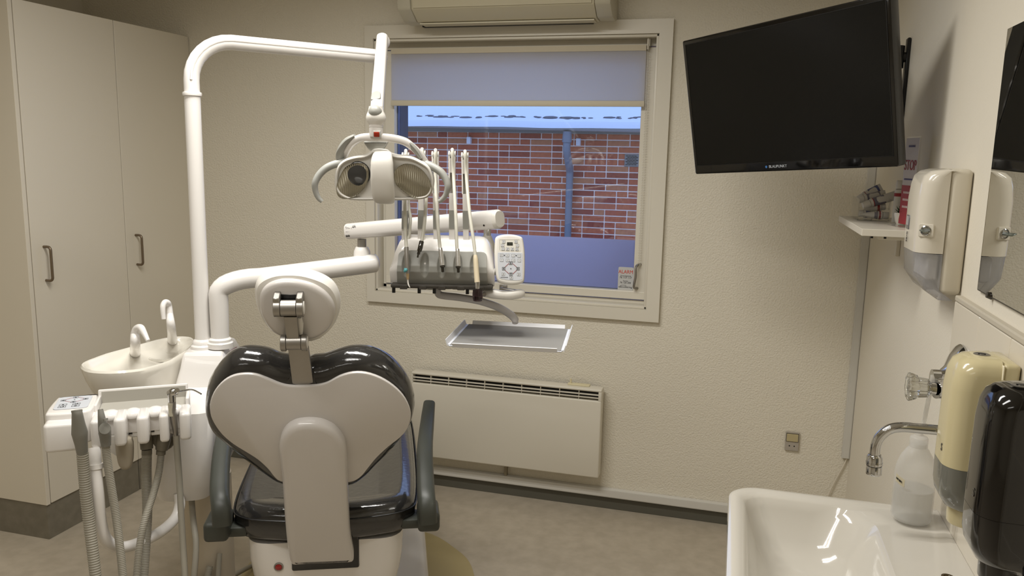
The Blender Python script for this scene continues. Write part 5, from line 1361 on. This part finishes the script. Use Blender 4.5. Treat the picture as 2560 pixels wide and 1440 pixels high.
# STOP sign in an acrylic stand
s0 = Vector((0.5693,3.0572,1.4072))
sA, sB = Vector((0.4683,2.4400,1.6187)), Vector((0.4490,2.5250,1.6162))
sc_ = Vector(((sA.x + sB.x) / 2, 2.4825, SHZ))
SF = frame(tuple(sc_ + Vector((0, 0, .0005))), Vector((sA.x - sB.x, -.085, 0)).normalized(), (0, 0, 1), Vector((-.085, sB.x - sA.x, 0)).normalized())
sg = thing('sign_stand', 'upright acrylic stand with white and red STOP leaflet at the back of the shelf', 'sign', sc_)
w_, h_ = .088, (0.5536,3.0000,1.6368)[2] - SHZ
h_ = .25
bm = B(); box(bm, -w_ / 2, w_ / 2, 0, h_, -.004, -.001, 0, 1, SF); box(bm, -w_ / 2, w_ / 2, 0, .003, -.005, .03, 0, 1, SF); obj('acrylic_sheet', bm, acr, sg, smooth=False)
bm = B(); box(bm, -w_ / 2 + .003, w_ / 2 - .003, .006, h_ - .004, -.0008, 0, 0, 1, SF); obj('leaflet', bm, mat('leaflet_white', (206, 200, 200), .5), sg, smooth=False)
bm = B(); box(bm, -w_ / 2 + .003, w_ / 2 - .003, .006, h_ - .135, .0001, .0006, 0, 1, SF); obj('red_field', bm, mat('leaflet_red', (160, 44, 48), .5), sg, smooth=False)
ts = SF @ Matrix.Translation((0, 0, .0009))
text('heading', 'STOP', .040, ts @ Matrix.Translation((0, h_ - .080, 0)), mat('leaflet_maroon', (150, 50, 60), .5), sg, sx=.78)
bm = B()
for k in range(8):
    box(bm, -.020 + .005 * k, -.0158 + .005 * k, h_ - .029, h_ - .024, 0, .0004, 0, 1, ts)
    box(bm, -.030 + .0075 * k, -.0238 + .0075 * k, h_ - .120, h_ - .116, 0, .0004, 0, 1, ts)
obj('print', bm, mat('leaflet_blue', (70, 70, 120), .5), sg, smooth=False)
bm = B()
for k in range(3):
    for q in range(6):
        box(bm, -.026 + .009 * q, -.0186 + .009 * q, h_ - .158 - .02 * k, h_ - .152 - .02 * k, 0, .0004, 0, 1, ts)
obj('print', bm, mat('leaflet_pale', (216, 190, 186), .5), sg, smooth=False)

# ================================================================ paper dispenser, mirror
dz0, dz1 = (0.4700,1.8948,1.2585)[2], (0.4900,1.9795,1.5299)[2]
dY0, dY1 = (0.5050,1.9872,1.4179)[1], 0
dY0 = 2.013
dY1 = dY0 + .17
dX = (0.4439,2.0400,1.3743)[0]
dX = .400
dz0, dz1 = (0.4987,2.0130,1.2467)[2], (0.4736,2.0130,1.5360)[2]
pd = thing('paper_dispenser', 'white paper towel dispenser with keyhole lock and clear lower window on right wall', 'dispenser', ((dX + XR) / 2, (dY0 + dY1) / 2, dz0))
dispm = mat('dispenser_white', (216, 209, 194), .18, coat=.4)
zsp = (0.4661,2.0130,1.3671)[2]
def dsec(z, x0, r):
    pts = []
    for (x, y) in rrect(0, 1, 0, 1, .001, 1): pass
    x1 = XR - .047
    out = [(x1, dY0 + .002), (x1, dY1)]
    out2 = []
    k = 7
    for i in range(k + 1):
        a = math.radians(180 - 90 * i / k) + math.pi / 2
        out2.append((x0 + r + r * math.cos(math.radians(90 + 90 * i / k)), dY1 - r + r * math.sin(math.radians(90 + 90 * i / k))))
    for i in range(k + 1):
        out2.append((x0 + r + r * math.cos(math.radians(180 + 90 * i / k)), dY0 + r + r * math.sin(math.radians(180 + 90 * i / k))))
    return [(x, y, z) for x, y in [out[1]] + out2 + [out[0]]]
bm = B()
rings(bm, [dsec(z, x, r) for z, x, r in ((zsp - .022, dX + .001, .034), (zsp + .001, dX, .034), (zsp + .10, dX, .034), (dz1 - .035, dX + .003, .036), (dz1 - .016, dX + .008, .036), (dz1 - .005, dX + .020, .036), (dz1, dX + .040, .034))])
obj('cover', bm, dispm, pd)
bm = B(); box(bm, XR - .0465, XR - .0005, dY0 + .001, dY1 + .002, dz0 + .004, dz1 + .001, .012, 3); obj('back_plate', bm, mat('dispenser_back', (208, 200, 182), .4), pd)
clr = clear_mat('clear_window', (.88, .88, .90), .12, (.38, (.52, .52, .53)))
bm = B()
rings(bm, [dsec(z, x, r) for z, x, r in ((dz0 - .008, dX + .062, .026), (dz0 + .012, dX + .030, .030), (dz0 + .045, dX + .006, .034), (zsp - .023, dX + .002, .034))], True, False)
obj('clear_window', bm, clr, pd)
bm = B(); box(bm, dX + .03, XR - .05, dY0 + .018, dY1 - .02, dz0 + .035, zsp - .026, .004, 1); obj('paper_stack', bm, mat('paper_white', (206, 202, 196), .8), pd)
ky = Vector((dX + .036, dY0 + .0015, zsp + .031))
LKd = (-.45, -.9, 0)
LKp = Vector((dX + .034 - .034 * .45, dY0 + .034 - .034 * .9, zsp + .030))
bm = B(); slab(bm, rrect(-.016, .016, -.015, .015, .004, 3), -.004, .0022, .0012, axes(tuple(LKp), LKd, (.9, -.45, 0)), 1); lk = obj('lock_plate', bm, dispm, pd)
bm = B(); lathe(bm, [(.0115, 0), (.0115, .004), (.009, .0055), (.0075, .004), (.002, .004)], 22, axes(tuple(LKp), LKd)); obj('lock_barrel', bm, chrome, lk)
bm = B(); box(bm, -.0015, .0015, -.007, .007, .003, .030, .001, 1, axes(tuple(LKp), LKd, (.9, -.45, 0)) @ Matrix.Rotation(math.radians(70), 4, 'Z')); obj('lock_key', bm, mat('key_steel', (130, 138, 134), .35, .7), lk)
WF = frame((dX - .0008, dY0 + .11, zsp + .018), (0, -1, 0), (0, 0, 1), (-1, 0, 0))
bm = B(); box(bm, -.016, .016, .006, .040, -.002, .0008, .001, 1, WF); wi = obj('level_window', bm, mat('window_grey', (104, 102, 104), .2), pd)
bm = B(); box(bm, -.012, .012, .016, .037, .0, .0014, 0, 1, WF); obj('level_glass', bm, mat('window_pale', (168, 168, 172), .15), wi, smooth=False)
text('print', 'tork', .014, WF @ Matrix.Translation((.004, -.012, .0006)) @ Matrix.Rotation(math.pi / 2, 4, 'Z'), mat('grey_print', (70, 66, 62), .5), pd)
# mirror
my0, my1, mz0, mz1 = .5, (0.4975,1.8702,1.2902)[1], (0.4975,1.8702,1.2902)[2], (0.4975,1.8678,1.8161)[2]
mi = thing('wall_mirror', 'frameless wall mirror on the right wall above the tiles', 'mirror', (XR - .004, (my0 + my1) / 2, mz0))
bm = B(); box(bm, XR - .0075, XR - .001, my0, my1, mz0, mz1); obj('mirror_glass', bm, mat('mirror_silver', (212, 212, 208), .01, 1.0), mi, smooth=False)
bm = B(); box(bm, XR - .0072, XR - .0012, my0, my1 - .0005, mz0 - .0022, mz0 - .0003); obj('mirror_edge', bm, mat('mirror_edge', (60, 56, 48), .4), mi, smooth=False)
for y in (my1 - .085, my0 + .1):
    bm = B(); tube(bm, [(XR - .002, y, mz0 - .001), (XR - .012, y, mz0 + .001)], [.008, .006], 14, 1); obj('mirror_clip', bm, dchrome, mi)

# ================================================================ washbasin
BZ = .76
bx0_, bx1_, by0_, by1_ = (0.0238,1.5555,0.7600)[0], XT - .0005, 1.34, (0.1904,1.9570,0.7600)[1]
sk = thing('washbasin', 'white ceramic washbasin on the right wall in the foreground', 'sink', ((bx0_ + bx1_) / 2, (by0_ + by1_) / 2, BZ - .2))
def rr4(x0, x1, y0, y1, rl, rr, k=8):
    out = []
    for cx, cy, a0, r in ((x1 - rr, y1 - rr, 0, rr), (x0 + rl, y1 - rl, 90, rl), (x0 + rl, y0 + rl, 180, rl), (x1 - rr, y0 + rr, 270, rr)):
        for i in range(k + 1):
            a = math.radians(a0 + 90 * i / k)
            out.append((cx + r * math.cos(a), cy + r * math.sin(a)))
    return out
bm = B(); R_ = []
for z, m_, rl, rr in ((BZ - .20, .10, .08, .004), (BZ - .17, .05, .09, .004), (BZ - .10, .018, .085, .003), (BZ - .03, .003, .075, .003), (BZ - .012, 0, .07, .003), (BZ - .004, .002, .07, .003), (BZ, .009, .065, .003)):
    R_.append([(x, y, z) for x, y in rr4(bx0_ + m_, bx1_, by0_ + m_, by1_ - m_, rl, rr)])
ix0, ix1, iy0, iy1 = bx0_ + .036, bx0_ + .31, by0_ + .045, by1_ - .042
for z, a, b, c, d, rl, rr in ((BZ + .0005, bx0_ + .024, bx1_ - .012, by0_ + .022, by1_ - .022, .060, .01), (BZ - .003, ix0 - .003, bx1_ - .03, by0_ + .03, by1_ - .030, .055, .03), (BZ - .005, ix0, ix1 + .06, iy0 - .008, iy1 + .006, .052, .09), (BZ - .010, ix0 + .004, ix1 + .012, iy0, iy1, .05, .10), (BZ - .03, ix0 + .010, ix1 - .004, iy0 + .008, iy1 - .008, .05, .11), (BZ - .09, ix0 + .032, ix1 - .03, iy0 + .03, iy1 - .035, .055, .10), (BZ - .125, ix0 + .06, ix1 - .05, iy0 + .06, iy1 - .075, .06, .08), (BZ - .137, ix0 + .09, ix1 - .08, iy0 + .10, iy1 - .12, .05, .06), (BZ - .140, ix0 + .12, ix1 - .11, iy0 + .17, iy1 - .19, .02, .02)):
    R_.append([(x, y, z) for x, y in rr4(a, b, c, d, rl, rr)])
sinkm = mat('basin_ceramic', (206, 201, 190), .09, coat=.5)
rings(bm, R_); obj('basin', bm, sinkm, sk)
bm = B(); lathe(bm, [(.026, 0), (.026, .003), (.020, .004), (.016, .001), (.001, .0005)], 24, Matrix.Translation(((ix0 + .12 + ix1 - .11) / 2, (iy0 + .17 + iy1 - .19) / 2, BZ - .140))); obj('drain', bm, chrome, sk)
oc = Vector((0.4406,1.6267,0.7570))
bm = B(); lathe(bm, [(.012, 0), (.012, .0015), (.008, .002), (.0075, .0005), (.001, .0005)], 18, Matrix.Translation((oc.x, oc.y, BZ - .004))); obj('tap_hole_plug', bm, mat('brass_dark', (88, 74, 50), .4, .5), sk)
bm = B(); lathe(bm, [(.05, -.55), (.055, -.30), (.07, -.20), (.09, -.12)], 24, Matrix.Translation(((bx0_ + .24), (by0_ + by1_) / 2, BZ))); obj('pedestal', bm, sinkm, sk)

# ================================================================ wall tap
TY = 1.80
fx = XT
tap = thing('wall_tap', 'chrome wall tap with bent spout and clear acrylic knob', 'tap', (fx, TY, 1.0))
zc = (0.4240,1.8000,1.0848)[2]
bm = B(); lathe(bm, [(.083, .0005), (.083, .004), (.078, .010), (.060, .020), (.035, .030), (.024, .040), (.0235, .056)], 40, axes((fx, TY + .09, zc - .004), (-1, 0, 0))); obj('escutcheon', bm, chrome, tap)
kA, kB, kC = Vector((0.3693,1.8000,1.0820)), Vector((0.4103,1.8000,1.0852)), Vector((0.4329,1.8000,1.0866))
kA.z = kB.z = kC.z = zc
sty = TY
bm = B(); tube(bm, [(fx - .03, TY + .05, zc), (kC.x + .01, TY + .01, zc), kB + Vector((.013, 0, 0))], [.023, .0215, .0205], 24, 3); tube(bm, [kB + Vector((.004, 0, 0)), kB + Vector((.013, 0, 0))], .0135, 20, 1); tube(bm, [kB + Vector((-.004, 0, 0)), kB + Vector((.006, 0, 0))], .0115, 16, 1); obj('stem', bm, chrome, tap)
glassy = mat('clear_acrylic_solid', (236, 238, 236), .04, trans=1.0, ior=1.45)
bm = B(); rg = []
kd_ = (kA - kB)
for s, r in ((0, .017), (.03, .0185), (.5, .0205), (.55, .0235), (.92, .0285), (1.0, .027), (1.0, .020), (.94, .018)):
    rg.append([(kB.x + kd_.x * s, kB.y + (r * (1 + .06 * (1 if (j // 2) % 2 else -1))) * math.cos(2 * math.pi * j / 32), kB.z + (r * (1 + .06 * (1 if (j // 2) % 2 else -1))) * math.sin(2 * math.pi * j / 32)) for j in range(32)])
rings(bm, rg); obj('acrylic_knob', bm, glassy, tap)
sp_ = [Vector(p) for p in ((0.4478,1.8000,0.9969), (0.4020,1.8000,0.9960), (0.3649,1.8000,0.9944), (0.3422,1.8000,0.9865), (0.3264,1.8000,0.9686), (0.3201,1.8000,0.9498), (0.3196,1.8000,0.9281))]
bm = B(); tube(bm, [(fx - .01, TY + .06, sp_[0].z), sp_[0] + Vector((.02, .015, 0))] + sp_, .0108, 18, 6); obj('spout', bm, chrome, tap)
ta, tb_ = sp_[-1], Vector((0.3212,1.8000,0.8829))
dn = (tb_ - ta); l_ = dn.length
bm = B(); lathe(bm, [(.0125, 0), (.0165, .12 * l_), (.0165, .34 * l_), (.0172, .38 * l_), (.0172, .48 * l_), (.0150, .50 * l_), (.0150, .56 * l_), (.0162, .6 * l_), (.0162, l_ * .96), (.0145, l_), (.010, l_), (.009, l_ * .9)], 26, axes(tuple(ta), dn)); ae_ = obj('aerator', bm, chrome, tap)
for s in (.36, .53):
    bm = B(); tube(bm, [ta.lerp(tb_, s), ta.lerp(tb_, s + .025)], .0170 if s < .5 else .0156, 24, 1); obj('aerator_ring', bm, black, ae_)

# ================================================================ wash bottle
bb = Vector((0.4314,1.9051,0.7600))
bb = Vector((bb.x - .012, bb.y - .03, BZ + .0015))
bot = thing('wash_bottle', 'translucent plastic wash bottle with small label standing on the basin edge', 'bottle', bb)
bp_ = bpy.data.materials.new('milky_polythene'); bp_.use_nodes = True
pb = bp_.node_tree.nodes['Principled BSDF']; pb.inputs['Base Color'].default_value = (*lin((226, 224, 218)), 1); pb.inputs['Roughness'].default_value = .3; pb.inputs['Alpha'].default_value = .36
liqm = bpy.data.materials.new('clear_liquid'); liqm.use_nodes = True
pb = liqm.node_tree.nodes['Principled BSDF']; pb.inputs['Base Color'].default_value = (*lin((206, 205, 200)), 1); pb.inputs['Roughness'].default_value = .3; pb.inputs['Alpha'].default_value = .45
bm = B(); lathe(bm, [(.036, 0), (.0405, .003), (.042, .010), (.042, .112), (.040, .125), (.033, .146), (.023, .163), (.0165, .172), (.0160, .178)], 32, Matrix.Translation(bb)); obj('bottle_body', bm, bp_, bot)
bm = B(); lathe(bm, [(.034, .003), (.039, .008), (.0395, .074), (.001, .074)], 28, Matrix.Translation(bb)); obj('liquid', bm, liqm, bot)
bm = B(); lathe(bm, [(.0185, .170), (.0190, .171), (.0185, .190), (.0165, .193), (.008, .196), (.006, .206)], 24, Matrix.Translation(bb)); obj('cap', bm, bp_, bot)
noz = [bb + Vector((0, 0, .200)), bb + Vector((.006, -.004, .235)), Vector((0.4166,1.8320,1.0147)), Vector((0.4153,1.8096,1.0699)), Vector((0.4166,1.8050,1.1017)), Vector((0.4151,1.8064,1.1124))]
bm = B(); tube(bm, noz, [.0048, .0046, .0046, .0045, .0050, .0030], 12, 6); obj('nozzle_tube', bm, bp_, bot)
LFd = (Vector((0.3647,1.7751,0.8904)) - bb); LFd.z = 0; LFd.normalize()
lb = B()
a0_ = math.atan2(-.62, -.78)
for k in range(8):
    a = a0_ - .39 + .60 * k / 8; a2 = a0_ - .39 + .60 * (k + 1) / 8
    z0 = .090 - .006 * k / 8; z1 = .090 - .006 * (k + 1) / 8
    v = [(bb.x + .0424 * math.cos(t_), bb.y + .0424 * math.sin(t_), bb.z + z) for t_, z in ((a, z0), (a2, z1), (a2, z1 + .017), (a, z0 + .017))]
    lb.faces.new([lb.verts.new(q) for q in v])
bmesh.ops.remove_doubles(lb, verts=list(lb.verts), dist=1e-6)
bmesh.ops.solidify(lb, geom=list(lb.faces), thickness=.0004)
lo = obj('label', lb, mat('label_paper', (206, 196, 168), .5), bot)
am = a0_ - .10
text('label_print', 'NO SEPT', .0062, frame((bb.x + .0432 * math.cos(am), bb.y + .0432 * math.sin(am), bb.z + .0955), (-math.sin(am), math.cos(am), -.30), (0, .05, 1), (math.cos(am), math.sin(am), 0)), ink, lo, sx=.7)

# ================================================================ two soap dispensers in front
def soap(name, label, yc, zt, zb, body, win, lockm, print_):
    x0, x1, w = .388, XT - .0008, .112
    t = thing(name, label, 'soap dispenser', ((x0 + x1) / 2, yc, zb), 'push dispensers on the tiled wall')
    hw_ = w / 2
    def sec(z, xi, inset, r):
        out = [(x1 - .028, yc + hw_ - inset * .6)]
        for i in range(9): out.append((xi + r + r * math.cos(math.radians(90 + 90 * i / 8)), yc + hw_ - inset - r + r * math.sin(math.radians(90 + 90 * i / 8))))
        for i in range(9): out.append((xi + r + r * math.cos(math.radians(180 + 90 * i / 8)), yc - hw_ + inset + r + r * math.sin(math.radians(180 + 90 * i / 8))))
        out.append((x1 - .028, yc - hw_ + inset * .6))
        return [(x, y, z) for x, y in out]
    H = zt - zb
    zs = zb + H * .37
    bm = B(); rings(bm, [sec(z, x0 + a, b, r) for z, a, b, r in ((zs, 0, 0, .034), (zt - .06, .001, 0, .034), (zt - .03, .004, .002, .034), (zt - .013, .010, .006, .034), (zt - .004, .020, .014, .032), (zt, .034, .026, .026))]); obj('cover', bm, body, t)
    bm = B(); rings(bm, [sec(z, x0 + a, b, r) for z, a, b, r in ((zb + .030, .030, .022, .028), (zb + .040, .014, .010, .032), (zb + .058, .004, .003, .034), (zb + .075, .001, 0, .034), (zs - .0005, 0, 0, .034))]); obj('level_window', bm, win, t)
    bm = B(); box(bm, x1 - .0275, x1, yc - hw_ + .001, yc + hw_ - .001, zb + .025, zt - .003, .008, 3); obj('back_plate', bm, body, t)
    bm = B(); box(bm, x1 - .0295, x1 - .0265, yc - hw_ - .0006, yc + hw_ + .0006, zb + .035, zt - .006, .001, 1); obj('seam', bm, lockm, t)
    bm = B(); lathe(bm, [(.028, 0), (.030, .004), (.031, .034), (.026, .037)], 22, Matrix.Translation((x0 + .055, yc, zb))); obj('push_spout', bm, body, t)
    bm = B(); lathe(bm, [(.0135, -.001), (.0135, .0008), (.012, .0014), (.010, .0004), (.004, .0004), (.004, .0012), (.001, .0012)], 22, Matrix.Translation((x0 + .052, yc, zt))); lo_ = obj('lock', bm, steel, t)
    bm = B(); box(bm, x0 + .046, x0 + .058, yc - .0012, yc + .0012, zt + .0004, zt + .0018); obj('lock_slot', bm, black, lo_)
    PF_ = frame((x0 - .0006, yc - .018, zs + .028), (0, -1, 0), (0, 0, 1), (-1, 0, 0))
    text('print', print_, .020, PF_, mat('print_grey', (92, 88, 80), .5), t)
    return t
creamd = mat('cream_plastic_gloss', (204, 192, 152), .16, coat=.4)
wing = mat('smoky_grey_window', (112, 112, 104), .12, coat=.4)
zc1 = (0.4403,1.5800,1.2124)[2]; zc0 = (0.4203,1.5800,0.8912)[2]
soap('cream_soap_dispenser', 'cream soap dispenser with smoky window, behind the black one', 1.58, zc1, zc0, creamd, wing, mat('pale_seam', (226, 216, 184), .4), 'S')
zk1 = (0.4114,1.3700,1.2132)[2]; zk0 = (0.4113,1.3700,0.8904)[2]
soap('black_soap_dispenser', 'glossy black soap dispenser nearest the camera at right edge', 1.37, zk1, zk0, mat('black_dispenser', (12, 10, 9), .10, coat=.5), mat('black_window', (10, 9, 9), .08, coat=.5), black, 'S')

# ================================================================ ceiling luminaires (above the frame; seen in reflections)
lampem = bpy.data.materials.new('tube_glow'); lampem.use_nodes = True
for i, (x, y, watts, spread) in enumerate(LIGHT_SPOTS):
    cl = thing('ceiling_light', ('twin tube fluorescent ceiling light nearest the window', 'twin tube fluorescent ceiling light above the camera', 'twin tube fluorescent ceiling light at the back of the room')[i], 'ceiling light', (x, y, ZC))
    bm = B(); box(bm, x - .66, x + .66, y - .14, y + .14, ZC - .035, ZC - .0005, .005, 1); obj('fixture_body', bm, white, cl)
    for dy in (-.07, .07):
        la = bpy.data.lights.new('tube_lamp', 'AREA'); la.shape = 'RECTANGLE'; la.size = 1.2; la.size_y = .026; la.energy = watts; la.color = LAMP_COL; la.spread = math.radians(spread)
        lo_ = bpy.data.objects.new('tube_lamp', la); COL.objects.link(lo_); lo_.parent = cl
        lo_.location = (0, dy, -.050)
